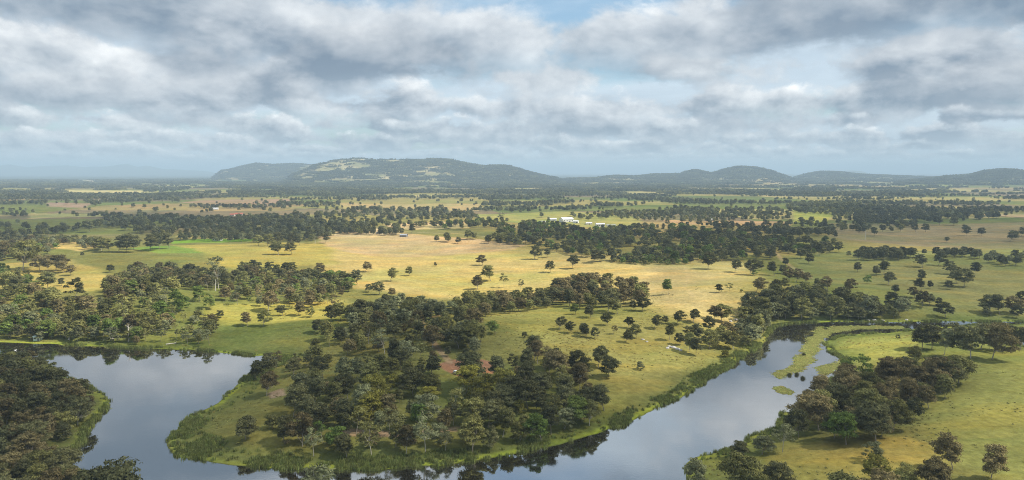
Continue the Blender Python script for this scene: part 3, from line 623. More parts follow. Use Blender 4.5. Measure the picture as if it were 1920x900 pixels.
# names for the single trees: tone, build and the nearest thing one can find in the picture
MARKS = [('the white car',(855,700)),('the silver car',(927,712)),('the mint hut',(70,632)),('the white dead trunk',(240,637)),('the inlet tip',(545,668)),('the reedy point',(345,830)),
 ('the white-limbed gum',(798,850)),('the river tufts',(1492,703)),('the yellow weed mat',(1500,680)),('the river bend',(1470,607)),('the ploughed tan field',(770,470)),
 ('the bright green crop',(330,480)),('the lone green gum',(1253,553)),('the white farmhouse',(408,449)),('the white rocks',(1270,650)),('the upper river arm',(1800,603)),
 ('the east pond',(1915,640)),('the riverside grove',(1650,790)),('the dirt track',(1485,505)),('the small island cove',(120,865)),('the narrow green spit',(200,757)),
 ('the pale track on the rise',(980,577)),('the sandy patch',(740,825)),('the shaded grassy shelf',(450,800)),('the open grass slope',(1150,670)),('the sunlit flat',(520,600)),
 ('the dry paddock end',(1100,480)),('the wide meadow',(1830,780)),('the foot of the picture',(960,900)),('the wooded far shore',(300,560)),('the western paddock',(100,515)),('the distant pale paddock',(1750,450))]
ORD = ['', 'second ', 'third ', 'fourth ', 'fifth ', 'sixth ', 'seventh ', 'eighth ', 'ninth ', 'tenth ', 'eleventh ', 'twelfth ', 'thirteenth ', 'fourteenth ', 'fifteenth ', 'sixteenth ']
SHN = {'dome': 'spreading gum tree', 'tall': 'upright gum tree', 'bush': 'bushy low tree', 'thin': 'sparse-crowned gum tree'}
def name_trees():
    bins = {}
    for t in SINGLE:
        best = min(MARKS, key=lambda m: ((m[1][0]-t['px'])**2 + (2.0*(m[1][1]-t['py']))**2))
        dx = t['px']-best[1][0]; dy = 2.0*(t['py']-best[1][1])
        side = ('to the right of' if dx > 0 else 'to the left of') if abs(dx) > abs(dy) else ('in front of' if dy > 0 else 'behind')
        t['dist'] = math.hypot(dx, dy); bins.setdefault((best[0], side, t['tone'], t['shape']), []).append(t)
    for (m, side, tone, shp), L in bins.items():
        L.sort(key=lambda t: t['dist'])
        for i, t in enumerate(L): t['label'] = (('nearest ' if len(L) > 1 and i == 0 else ORD[min(i, 15)] + ('nearest ' if i else '')) + TONES[tone][0] + ' ' + SHN[shp] + ' ' + side + ' ' + m)
name_trees()
def one_tree(t, rng):
    tr, cr = SHAPES[t['shape']][int(rng.integers(len(SHAPES[t['shape']])))]
    shrub = t['h'] < 4.5 and t['shape'] == 'bush'
    e = bpy.data.objects.new('shrub' if shrub else 'gum_tree', None); COL.objects.link(e); e.empty_display_size = 1.0
    e.location = (t['x'], t['y'], t['z']-0.1); s = t['h']/12.0; w = s*rng.uniform(0.9, 1.15)
    e.scale = (w, w*rng.uniform(0.9, 1.1), s); e.rotation_euler = (0, 0, rng.uniform(0, 6.28))
    lab = t['label'].replace('bushy low tree', 'round shrub') if shrub else t['label']
    tag(e, lab, 'shrub' if shrub else 'tree', 'shrubs dotted over the paddocks' if shrub else 'gum trees along the river and paddocks')
    o = link('trunk', tr, e); c = link('crown', cr, e)
    c.material_slots[0].link = 'OBJECT'; c.material_slots[0].material = TONES[t['tone']][1]
rt = np.random.default_rng(21)
for t in SINGLE: one_tree(t, rt)

# ------------------------------------------------------------------ the woods that nobody could count
def proto_collection(name): return bpy.data.collections.new(name)
def add_proto(coll, name, me, m=None):
    o = bpy.data.objects.new(name, me); coll.objects.link(o)
    if m is not None: o.material_slots[0].link = 'OBJECT'; o.material_slots[0].material = m
    return o
def far_tree_mesh(kind, seed, tone, dens, leaf):
    mb, V, F, L = tree_shape(kind, seed, 12.0, dens, leaf)
    me = mesh_np('woodland_tree', np.concatenate([V]), F, [TONES[tone][1]], fattr={'leaf': L})
    return me, mb
def joined(mb, V, F, L, tone):
    """trunk and leaves as one mesh with two materials (woodland only)"""
    me = bpy.data.meshes.new('woodland_tree'); nv = len(V)
    faces = [tuple(f) for f in F] + [tuple(i+nv for i in f) for f in mb.F]
    me.from_pydata([tuple(v) for v in V] + mb.V, [], faces); me.materials.append(TONES[tone][1]); me.materials.append(BARK)
    mi = np.zeros(len(faces), np.int32); mi[len(F):] = 1; me.polygons.foreach_set('material_index', mi)
    at = me.attributes.new('leaf', 'FLOAT', 'FACE'); at.data.foreach_set('value', np.concatenate([L, np.full(len(mb.F), 0.5)]).astype(np.float32))
    me.update(); return me
def scatter_object(name, pts, scl, rot, idx, coll, label):
    """one object of kind stuff: a point per plant, geometry nodes set a plant shape on each"""
    me = bpy.data.meshes.new(name); pts = np.asarray(pts, np.float32); me.vertices.add(len(pts)); me.vertices.foreach_set('co', pts.ravel())
    me.attributes.new('size', 'FLOAT_VECTOR', 'POINT').data.foreach_set('vector', np.asarray(scl, np.float32).ravel())
    me.attributes.new('turn', 'FLOAT', 'POINT').data.foreach_set('value', np.asarray(rot, np.float32))
    me.attributes.new('pick', 'INT', 'POINT').data.foreach_set('value', np.asarray(idx, np.int32))
    o = link(name, me); tag(o, label, kind='stuff')
    ng = bpy.data.node_groups.new(name, 'GeometryNodeTree')
    ng.interface.new_socket('Geometry', in_out='INPUT', socket_type='NodeSocketGeometry'); ng.interface.new_socket('Geometry', in_out='OUTPUT', socket_type='NodeSocketGeometry')
    N = ng.nodes; L = ng.links; gi = N.new('NodeGroupInput'); go = N.new('NodeGroupOutput')
    ip = N.new('GeometryNodeInstanceOnPoints'); ci = N.new('GeometryNodeCollectionInfo'); ci.inputs[0].default_value = coll
    ci.inputs['Separate Children'].default_value = True; ci.inputs['Reset Children'].default_value = True
    def attr(n, ty): a = N.new('GeometryNodeInputNamedAttribute'); a.data_type = ty; a.inputs[0].default_value = n; return a.outputs[0]
    cx = N.new('ShaderNodeCombineXYZ'); L.new(attr('turn', 'FLOAT'), cx.inputs[2])
    L.new(gi.outputs[0], ip.inputs['Points']); L.new(ci.outputs[0], ip.inputs['Instance']); ip.inputs['Pick Instance'].default_value = True
    L.new(attr('pick', 'INT'), ip.inputs['Instance Index']); L.new(cx.outputs[0], ip.inputs['Rotation']); L.new(attr('size', 'FLOAT_VECTOR'), ip.inputs['Scale'])
    L.new(ip.outputs[0], go.inputs[0])
    md = o.modifiers.new(name, 'NODES'); md.node_group = ng
    return o
TK = ['dark', 'olive', 'brown', 'green', 'pale', 'yellow']
def woodland():
    coll = proto_collection('woodland_shapes'); nm = []
    kinds = ['dome', 'tall', 'bush', 'thin']
    for ti, tone in enumerate(TK):
        for ki, kind in enumerate(kinds):
            for v in range(2):
                mb, V, F, L = tree_shape(kind, 300+ki*10+v, 12.0, 0.42, 0.62)
                add_proto(coll, f'shape_{ti}{ki}{v}', joined(mb, V, F, L, tone))
    pts = []; scl = []; rot = []; idx = []
    r = np.random.default_rng(5)
    def put(x, y, z, h, tone, kind):
        s = h/12.0; w = s*r.uniform(0.9, 1.2); pts.append((x, y, z-0.15)); scl.append((w, w, s)); rot.append(r.uniform(0, 6.28))
        idx.append(TK.index(tone)*8 + kinds.index(kind)*2 + int(r.integers(2)))
    for t in REST: put(t['x'], t['y'], t['z'], t['h'], t['tone'], t['shape'])
    # paddock trees and belts from 1.2 to 3 km
    n = 34000
    d = np.sqrt(r.uniform(1250**2, 3300**2, n)); a = np.radians(r.uniform(-44, 44, n)); x = d*np.sin(a); y = d*np.cos(a)
    px, py = to_px(x, y, 2.0)
    belt = fbm(x, y*2.2, 260, 4, 20); broad = fbm(x, y, 900, 3, 22)
    p = sstep(0.535, 0.60, belt)*0.85 + 0.009
    p = p*(0.55 + 0.8*sstep(0.4, 0.6, broad))
    leftw = 1-sstep(300, 700, px); p = p*(1 + 0.9*leftw)
    for pts_, col, soft in FIELDS[:20]:
        Pp = wpoly(pts_); inside = sdist(Pp, x, y) < 2; p = np.where(inside, p*0.06, p)
    m = r.random(n) < p; x, y = x[m], y[m]; z = height(x, y); px = px[m]
    for X, Yy, Z in zip(x, y, z):
        put(X, Yy, Z, r.uniform(7, 14), r.choice(['dark', 'dark', 'dark', 'olive', 'pale']), 'dome' if r.random() < 0.75 else 'tall')
    print('woodland', len(pts))
    scatter_object('woodland', pts, scl, rot, idx, coll, 'countless gum trees of the woods and belts beyond the river paddocks')
woodland()
def far_woods():
    """patches of a dozen crowns each, standing on the plain from 3 km and on the hills"""
    coll = proto_collection('far_wood_shapes'); r = np.random.default_rng(8)
    for k in range(6):
        V = []; F = []; L = []; b = 0
        for j in range(14):
            c = np.array([r.uniform(-27, 27), r.uniform(-27, 27), 0]); h = r.uniform(8, 14)
            _, v, f, l = tree_shape('dome' if j % 3 else 'bush', 500+k*20+j, h, 0.10, 1.5)
            V.append(v+c); F.append(f+b); L.append(l); b += len(v)
        add_proto(coll, f'patch_{k}', mesh_np('wood_patch', np.concatenate(V), np.concatenate(F), [TONES['dark' if k < 5 else 'olive'][1]], fattr={'leaf': np.concatenate(L)}))
    n = 170000
    d = 3000*np.exp(r.random(n)**0.62*math.log(22000/3000.0)); d = np.sqrt(r.uniform(3000**2, 14000**2, n))
    a = np.radians(r.uniform(-43, 43, n)); x = d*np.sin(a); y = d*np.cos(a)
    hb, wh = hill_parts(x, y); px, _ = to_px(x, y, 2.0)
    cover = fbm(x, y*1.6, 520, 4, 30); cover2 = fbm(x, y, 1800, 3, 31)
    leftw = 1-sstep(350, 800, px)
    p = sstep(0.525-0.08*leftw, 0.585-0.08*leftw, cover*0.7+cover2*0.3) + 0.03
    ph = sstep(0.40, 0.47, fbm(x, y, 330, 4, 33))
    ph = np.where(wh == 2, sstep(0.525, 0.555, 0.55*fbm(x, y, 480, 5, 34) + 0.45*fbm(x, y, 130, 4, 35) - 0.03*sstep(60, 150, hb)*(px < 800) + 0.16*sstep(800, 880, px)), ph)
    ph = np.where(wh >= 3, np.maximum(ph*0.5, sstep(22, 55, hb)), ph)
    ph = np.maximum(ph, 0.10)
    p = np.where(hb > 9, ph, p)*0.9
    for pts_, col, soft in FIELDS[:20]:
        Pp = wpoly(pts_); inside = sdist(Pp, x, y) < 20; p = np.where(inside, 0, p)
    # thin the plain where the distance packs the patches
    p = np.where(hb > 9, p, p*0.55)
    m = (r.random(n) < p) & ((d < 9500) | (hb > 9)); x, y = x[m], y[m]; z = height(x, y)
    print('far patches', len(x))
    s = r.uniform(0.85, 1.35, len(x)); sc = np.stack([s, s, s*r.uniform(0.85, 1.1, len(x))], 1)
    scatter_object('far_woods', np.stack([x, y, z-0.5], 1), sc, r.uniform(0, 6.28, len(x)), r.integers(0, 6, len(x)), coll, 'far woods reading as one dark mass over the plain and hills')
far_woods()

# ------------------------------------------------------------------ reeds, weed mats, tussocks
def reeds():
    coll = proto_collection('reed_shapes'); r = np.random.default_rng(3)
    for k in range(5):
        V = []; L = []
        for j in range(46):
            b = np.array([*r.normal(0, 0.45, 2), -0.1]); h = r.uniform(0.8, 1.9); an = r.uniform(0, 6.28); ln = r.uniform(0.05, 0.5)
            dv = np.array([math.cos(an), math.sin(an), 0]); w = np.array([-dv[1], dv[0], 0])*r.uniform(0.04, 0.09)
            tip = b + np.array([0, 0, h]) + dv*ln; mid = b + np.array([0, 0, h*0.6]) + dv*ln*0.35
            V += [b-w, b+w, mid+w*0.8, mid-w*0.8, mid-w*0.8, mid+w*0.8, tip+w*0.15, tip-w*0.15]; l = r.random(); L += [l, l]
        V = np.array(V); add_proto(coll, f'tuft_{k}', mesh_np('reed_tuft', V, np.arange(len(V)).reshape(-1, 4), [REEDM], fattr={'leaf': L}))
    n = 420000
    x = r.uniform(-260, 420, n); y = r.uniform(205, 520, n); sd = water_sd(x, y)
    px, py = to_px(x, y, 0.5)
    east = sstep(850, 1150, px)*(py > 640)
    wid = np.where((px > 320) & (px < 1440) & (py > 640) & ~((px < 560) & (py < 672)), 7.5 + 3.5*(px < 560) - 1.5*east, 2.2)
    wid = wid*(0.45 + 1.1*fbm(x, y, 22, 3, 40))
    p = np.where((sd > -1.6) & (sd < wid), 0.80*sstep(0.42, 0.60, fbm(x, y, 12, 3, 41)) + 0.05, 0)
    p = np.where(sd > wid*0.6, p*0.5, p)
    m = r.random(n) < p; x, y, sd = x[m], y[m], sd[m]; z = np.maximum(height(x, y), 0)
    print('reeds', len(x))
    s = r.uniform(0.4, 0.9, len(x)); sc = np.stack([s*1.1, s*1.1, s], 1)
    scatter_object('reeds', np.stack([x, y, z], 1), sc, r.uniform(0, 6.28, len(x)), r.integers(0, 5, len(x)), coll, 'green reeds and rushes fringing the river banks')
reeds()
def tussocks():
    coll = proto_collection('tussock_shapes'); r = np.random.default_rng(13)
    m1 = leaf_mat('tussock_dry', (0.36, 0.28, 0.10), (0.30, 0.25, 0.08)); m2 = leaf_mat('tussock_green', (0.22, 0.22, 0.07), (0.24, 0.22, 0.08))
    for k in range(4):
        V = []; L = []
        for j in range(34):
            b = np.array([*r.normal(0, 0.3, 2), -0.05]); h = r.uniform(0.25, 0.6); an = r.uniform(0, 6.28)
            dv = np.array([math.cos(an), math.sin(an), 0]); w = np.array([-dv[1], dv[0], 0])*r.uniform(0.05, 0.12); tip = b + np.array([0, 0, h]) + dv*r.uniform(0.1, 0.4)
            V += [b-w, b+w, tip+w*0.3, tip-w*0.3]; L.append(r.random())
        V = np.array(V); add_proto(coll, f'tussock_{k}', mesh_np('tussock', V, np.arange(len(V)).reshape(-1, 4), [m1 if k < 2 else m2], fattr={'leaf': L}))
    n = 50000
    a = np.radians(r.uniform(-40, 40, n)); d = np.sqrt(r.uniform(215**2, 640**2, n)); x = d*np.sin(a); y = d*np.cos(a); sd = water_sd(x, y)
    p = sstep(0.40, 0.70, fbm(x, y, 30, 4, 50))*(sd > 3)*(1-sstep(330, 620, d))*0.7
    clear = wpoly([(812,700),(845,692),(905,692),(948,702),(940,720),(900,730),(858,728)], 3.0); p = np.where(sdist(clear, x, y) < 0, 0, p)
    m = r.random(n) < p; x, y = x[m], y[m]; z = height(x, y); s = r.uniform(0.4, 1.1, len(x))
    g = fbm(x, y, 80, 3, 51); idx = np.where(r.random(len(x)) < sstep(0.4, 0.6, g), r.integers(0, 2, len(x)), r.integers(2, 4, len(x)))
    print('tussocks', len(x))
    scatter_object('grass_tussocks', np.stack([x, y, z], 1), np.stack([s, s, s*0.6], 1), r.uniform(0, 6.28, len(x)), idx, coll, 'rough grass tussocks scattered over the river paddocks')
tussocks()
def weed():
    coll = proto_collection('weed_shapes'); r = np.random.default_rng(17)
    for k in range(3):
        V = []; F = []; L = []
        for j in range(16):
            c = r.normal(0, 0.55, 2); n = 6; rad = r.uniform(0.12, 0.32); b = len(V)
            for i in range(n): V.append((c[0]+rad*math.cos(i*math.pi/3)*r.uniform(.7, 1.2), c[1]+rad*math.sin(i*math.pi/3), r.uniform(0.012, 0.05)))
            F += [(b, b+1, b+2, b+3), (b, b+3, b+4, b+5)]; l = r.random(); L += [l, l]
        add_proto(coll, f'pads_{k}', mesh_np('weed_pads', V, F, [PADM], fattr={'leaf': L}))
    def mat_of(name, polys, n, label, sc0=1.0, edge=6):
        W = [wpoly(p) for p in polys]; A = np.concatenate(W); lo, hi = A.min(0)-8, A.max(0)+8
        x = r.uniform(lo[0], hi[0], n); y = r.uniform(lo[1], hi[1], n)
        s = np.minimum.reduce([sdist(p, x, y) for p in W]) + (fbm(x, y, 12, 4, 60)-0.5)*edge*1.3
        p = (1-sstep(-edge, 1.0, s))*sstep(0.22, 0.46, fbm(x, y, 7, 4, 61))
        m = (r.random(n) < p) & (water_sd(x, y) < 0.5); x, y = x[m], y[m]; k = r.uniform(0.7, 1.5, len(x))*sc0
        scatter_object(name, np.stack([x, y, np.full(len(x), 0.005)], 1), np.stack([k, k, k*0+1], 1), r.uniform(0, 6.28, len(x)), r.integers(0, 3, len(x)), coll, label)
        print(name, len(x))
    mat_of('floating_weed', [[(1532,611),(1600,610),(1690,612),(1700,617),(1610,617),(1562,624),(1540,645),(1526,670),(1508,692),(1462,709),(1447,702),(1478,690),(1502,665),(1512,638)],
                             [(1528,690),(1580,676),(1584,690),(1545,706)]], 110000, 'yellow-green weed mat floating across the bend of the river')
    mat_of('floating_weed', [[(1455,727),(1466,724),(1487,735),(1480,740),(1462,736)]], 3000, 'small oval patch of yellow weed floating below the larger mat', edge=2)
    mat_of('floating_weed', [[(170,738),(204,752),(206,764),(182,782),(168,776)],[(280,652),(120,646),(40,644),(130,648),(270,656)]], 9000, 'thin green weed fringe floating off the left shores', edge=4)
weed()

# ------------------------------------------------------------------ cars, hut, farm buildings, dead wood, rocks
WHITE = simple('white_paint', (0.78, 0.78, 0.76), 0.35, 0.04); SILVER = simple('silver_paint', (0.42, 0.43, 0.44), 0.3, 0.05, metal=0.3)
GLASS = simple('dark_glass', (0.02, 0.025, 0.03), 0.08, 0.1); TYRE = simple('rubber', (0.02, 0.02, 0.02), 0.9, 0.2); RIM = simple('wheel_metal', (0.5, 0.5, 0.5), 0.35, 0.1, metal=0.8)
LAMP = simple('lamp_glass', (0.8, 0.8, 0.78), 0.15, 0.05); REDLAMP = simple('red_lamp', (0.4, 0.02, 0.02), 0.3, 0.1)
WALLW = simple('white_sheeting', (0.74, 0.73, 0.70), 0.6, 0.08); ROOFW = simple('pale_iron_roof', (0.70, 0.71, 0.72), 0.45, 0.08); ROOFR = simple('red_iron_roof', (0.38, 0.10, 0.06), 0.6, 0.12)
ROOFG = simple('grey_iron_roof', (0.36, 0.37, 0.38), 0.5, 0.12); MINT = simple('mint_boards', (0.50, 0.62, 0.54), 0.7, 0.1); CREAM = simple('cream_boards', (0.62, 0.57, 0.45), 0.7, 0.08)
DOORM = simple('door_paint', (0.16, 0.17, 0.18), 0.6, 0.1); ROCKM = simple('granite', (0.50, 0.47, 0.42), 0.9, 0.3, 1.2); DEADW = simple('bleached_wood', (0.62, 0.58, 0.50), 0.85, 0.2, 2.0)
def at_px(px, py):
    x, y, z = ground(px, py); return float(x[0]), float(y[0]), float(z[0])
def group_empty(name, px, py, rot, label, cat, group=None):
    x, y, z = at_px(px, py); e = bpy.data.objects.new(name, None); COL.objects.link(e); e.location = (x, y, z+0.02); e.rotation_euler = (0, 0, rot); tag(e, label, cat, group); return e
def car(px, py, rot, paint, label, wagon):
    e = group_empty('parked_car', px, py, rot, label, 'car', 'cars parked in the red dirt clearing')
    # lower body and cabin lofted from sections along the length (x), nose at +x
    def loft(secs, close=True):
        V = []; F = []; n = len(secs[0][1])
        for x, ring in secs: V += [(x, yy, zz) for yy, zz in ring]
        for i in range(len(secs)-1):
            for j in range(n): F.append((i*n+j, i*n+(j+1) % n, (i+1)*n+(j+1) % n, (i+1)*n+j))
        F += [tuple(range(n))[::-1], tuple(range((len(secs)-1)*n, len(secs)*n))]; return MB().add(V, F)
    def ring(w, z0, z1, b=0.1): return [(-w+b, z0), (w-b, z0), (w, z0+b), (w, z1-b), (w-b*1.3, z1), (-w+b*1.3, z1), (-w, z1-b), (-w, z0+b)]
    loft([(-2.25, ring(0.78, 0.42, 0.86)), (-2.1, ring(0.88, 0.28, 0.98)), (-1.2, ring(0.92, 0.24, 1.02)), (0.9, ring(0.92, 0.24, 1.02)), (1.7, ring(0.90, 0.26, 0.94)), (2.15, ring(0.84, 0.32, 0.82)), (2.28, ring(0.70, 0.42, 0.70))]).build('body', paint, e)
    back = -2.05 if wagon else -1.75
    cab = loft([(back, ring(0.80, 0.98, 1.04, 0.02)), (back+0.35, ring(0.72, 0.98, 1.46)), (-0.2, ring(0.74, 0.98, 1.52)), (0.45, ring(0.70, 0.98, 1.46)), (1.25, ring(0.80, 0.96, 1.02, 0.02))]).build('cabin', paint, e)
    for sy in (-1, 1):
        MB().add([(back+0.5, sy*0.79, 1.06), (0.85, sy*0.80, 1.06), (0.42, sy*0.745, 1.40), (back+0.55, sy*0.745, 1.40)], [(0, 1, 2, 3)]).build('side_window', GLASS, cab)
    MB().add([(1.235, -0.68, 1.06), (1.235, 0.68, 1.06), (0.56, 0.58, 1.44), (0.56, -0.58, 1.44)], [(0, 1, 2, 3)]).build('windscreen', GLASS, cab)
    MB().add([(back+0.015, -0.66, 1.06), (back+0.015, 0.66, 1.06), (back+0.28, 0.58, 1.40), (back+0.28, -0.58, 1.40)], [(0, 1, 2, 3)]).build('rear_window', GLASS, cab)
    for sx in (-1.35, 1.4):
        for sy in (-1, 1):
            t = MB().tube([(sx, sy*0.72, 0.33), (sx, sy*0.94, 0.33)], [0.33, 0.33], 16).build('wheel', TYRE, e)
            MB().tube([(sx, sy*0.90, 0.33), (sx, sy*0.955, 0.33)], [0.2, 0.2], 12).build('rim', RIM, t)
    for sy in (-1, 1):
        MB().box(2.16, 2.27, sy*0.62-0.14, sy*0.62+0.14, 0.60, 0.74).build('headlight', LAMP, e)
        MB().box(-2.26, -2.16, sy*0.66-0.10, sy*0.66+0.10, 0.66, 0.88).build('tail_light', REDLAMP, e)
car(855, 701, math.radians(-68), WHITE, 'white car parked on the red dirt clearing in the grove', False)
car(927, 713, math.radians(25), SILVER, 'silver-grey car under trees at the right end of the clearing', True)

def building(name, px, py, w, dp, hw, hr, rot, wm, rm, label, group, nwin=3, door=True, skillion=False):
    e = group_empty(name, px, py, rot, label, 'shed' if 'shed' in name else ('hut' if 'hut' in name else 'house'), group)
    wall = MB()
    prof = [(-dp/2, -0.4), (dp/2, -0.4), (dp/2, hw), (0, hw+hr), (-dp/2, hw)] if not skillion else [(-dp/2, -0.4), (dp/2, -0.4), (dp/2, hw+hr), (-dp/2, hw)]
    V = [(-w/2, yy, zz) for yy, zz in prof] + [(w/2, yy, zz) for yy, zz in prof]; n = len(prof)
    wall.add(V, [tuple(range(n))[::-1], tuple(range(n, 2*n))] + [(i, (i+1) % n, n+(i+1) % n, n+i) for i in range(n)]).build('wall', wm, e)
    ov = 0.45; t = 0.18
    lines = [((-dp/2-ov, hw-ov*hr/(dp/2)), (0, hw+hr)), ((0, hw+hr), (dp/2+ov, hw-ov*hr/(dp/2)))] if not skillion else [((-dp/2-ov, hw-0.1), (dp/2+ov, hw+hr+0.1))]
    roof = MB()
    for (ya, za), (yb, zb) in lines:
        x0, x1 = -w/2-ov, w/2+ov
        roof.add([(x0, ya, za+0.02), (x1, ya, za+0.02), (x1, yb, zb+0.02), (x0, yb, zb+0.02), (x0, ya, za+t), (x1, ya, za+t), (x1, yb, zb+t), (x0, yb, zb+t)],
                 [(3, 2, 1, 0), (4, 5, 6, 7), (0, 1, 5, 4), (1, 2, 6, 5), (2, 3, 7, 6), (3, 0, 4, 7)])
    roof.build('roof', rm, e)
    slots = nwin + (1 if door else 0)
    for i in range(slots):
        cx = -w/2 + w*(i+0.5)/slots
        if door and i == slots//2:
            dw = min(2.6, w/slots*0.55); MB().box(cx-dw/2, cx+dw/2, -dp/2-0.06, -dp/2+0.02, -0.05, min(hw*0.8, 2.6)).build('door', DOORM, e)
        else:
            f = MB().box(cx-0.75, cx+0.75, -dp/2-0.05, -dp/2+0.02, hw*0.38, hw*0.78).build('window', WALLW, e)
            MB().box(cx-0.63, cx+0.63, -dp/2-0.08, -dp/2-0.045, hw*0.42, hw*0.74).build('pane', GLASS, f)
    return e
FB = 'white farm buildings on the green flat'
building('farm_shed', 1062, 416, 23, 15, 5.2, 3.4, 0.45, WALLW, ROOFW, 'largest white farm shed, gable-roofed, at the centre of the far green flat', FB)
building('farm_shed', 1036, 414, 14, 9, 3.2, 1.8, 0.15, WALLW, ROOFW, 'lower white shed adjoining the left side of the largest farm shed', FB)
building('farm_house', 995, 421, 15, 10, 3.0, 2.2, -0.15, WALLW, ROOFG, 'white grey-roofed farmhouse among trees, farthest left of the white farm buildings', FB)
building('farm_house', 1018, 419, 9, 8, 3.0, 1.8, 0.0, WALLW, ROOFW, 'small white cottage between the farmhouse and the white sheds', FB, 2)
building('farm_shed', 1125, 425, 15, 10, 4.6, 1.6, 0.12, WALLW, ROOFW, 'separate white shed standing alone right of the farm buildings', FB)
building('farm_shed', 1146, 424, 16, 6, 1.8, 0.5, 0.12, CREAM, ROOFG, 'long low pale shed beside the separate white shed', FB, 4, False, True)
building('farm_shed', 1080, 418, 9, 7, 3.2, 1.4, -0.3, WALLW, ROOFW, 'small white shed just right of the largest farm shed', FB, 1)
building('farm_shed', 1104, 421, 11, 6, 2.6, 1.2, 0.2, CREAM, ROOFW, 'low pale shed between the largest farm shed and the separate white shed', FB, 2)
building('farm_house', 408, 451, 11, 7, 3.0, 1.6, 0.0, WALLW, ROOFW, 'lone white farmhouse at the edge of the dark wood, above the crop strips', None)
RB = 'buildings of the distant red-roofed homestead'
building('farm_house', 448, 404, 17, 10, 3.2, 2.4, 0.2, CREAM, ROOFR, 'red-roofed homestead among distant trees on the left plain', RB)
building('farm_shed', 436, 405, 10, 7, 3.2, 2.0, 0.1, CREAM, ROOFR, 'small red-roofed shed left of the distant homestead', RB, 2)
building('farm_shed', 404, 393, 14, 9, 3.0, 1.8, 0.3, WALLW, ROOFW, 'white shed on the plain above the red-roofed homestead', RB)
building('farm_house', 683, 420, 12, 8, 3.2, 2.0, 0.1, WALLW, ROOFG, 'white house half hidden in trees above the ploughed field', 'houses by the ploughed field', 2)
building('farm_shed', 757, 444, 10, 7, 2.6, 1.2, -0.2, DOORM, ROOFG, 'dark grey-roofed shed under trees at the ploughed field edge', 'houses by the ploughed field', 3)
building('farm_shed', 712, 439, 9, 6, 2.6, 1.0, -0.1, CREAM, ROOFG, 'small cream shed under the tree row behind the ploughed field', 'houses by the ploughed field', 2)
building('farm_shed', 1330, 414, 14, 8, 3.0, 1.2, 0.0, WALLW, ROOFW, 'pale shed at the edge of the orange dirt field', None, 2)
building('riverside_hut', 71, 638, 3.6, 2.8, 2.4, 0.4, 0.12, MINT, MINT, 'small mint-green hut on the left shore of the pond', None, 1, True, True)

def dead_tree(px, py, h, label, lean=0.0, seed=1):
    r = np.random.default_rng(seed); x, y, z = at_px(px, py); e = bpy.data.objects.new('dead_tree', None); COL.objects.link(e); e.location = (x, y, z-0.1); tag(e, label, 'tree', 'bleached dead trees')
    MB().tube([(0, 0, -0.3), (lean*h*0.3, 0, h*0.4), (lean*h*0.7, 0.1, h*0.75), (lean*h, 0.1, h)], [0.42, 0.34, 0.24, 0.1], 8).build('trunk', DEADW, e)
    for k in range(4):
        a = r.uniform(0, 6.28); z0 = h*r.uniform(0.45, 0.85); L = h*r.uniform(0.12, 0.3)
        MB().tube([(lean*z0, 0.05, z0), (lean*z0+L*0.6*math.cos(a), L*0.6*math.sin(a), z0+L*0.4), (lean*z0+L*math.cos(a), L*math.sin(a), z0+L*0.9)], [0.14, 0.09, 0.03], 5).build('branch', DEADW, e)
dead_tree(241, 640, 10.5, 'upright white dead trunk standing on the left shore', 0.02, 1)
dead_tree(212, 637, 8.5, 'leaning white dead trunk left of the upright one', -0.35, 2)
dead_tree(128, 637, 4.5, 'short fallen-over white snag near the mint hut', 0.8, 3)
dead_tree(1622, 449, 13, 'bare dead stag in the pale distant paddock', 0.03, 4)
dead_tree(404, 546, 9.5, 'bare white stag rising from the dark left grove', 0.05, 5)
def log(px, py, L, rot, label):
    e = group_empty('fallen_log', px, py, rot, label, 'log', 'fallen logs on the left shore')
    MB().tube([(-L/2, 0, 0.2), (0, 0.1, 0.3), (L/2, 0, 0.25)], [0.3, 0.24, 0.12], 7).build('stem', DEADW, e)
    MB().tube([(L*0.2, 0.05, 0.3), (L*0.35, 0.7, 0.6), (L*0.42, 1.1, 0.9)], [0.1, 0.07, 0.03], 5).build('branch', DEADW, e)
log(293, 619, 9, 0.35, 'bleached log lying on the slope right of the dead trunk')
log(322, 645, 6, 0.5, 'bleached log lying at the waterline of the left shore')
log(126, 633, 5, -0.6, 'bleached log lying beside the mint hut')

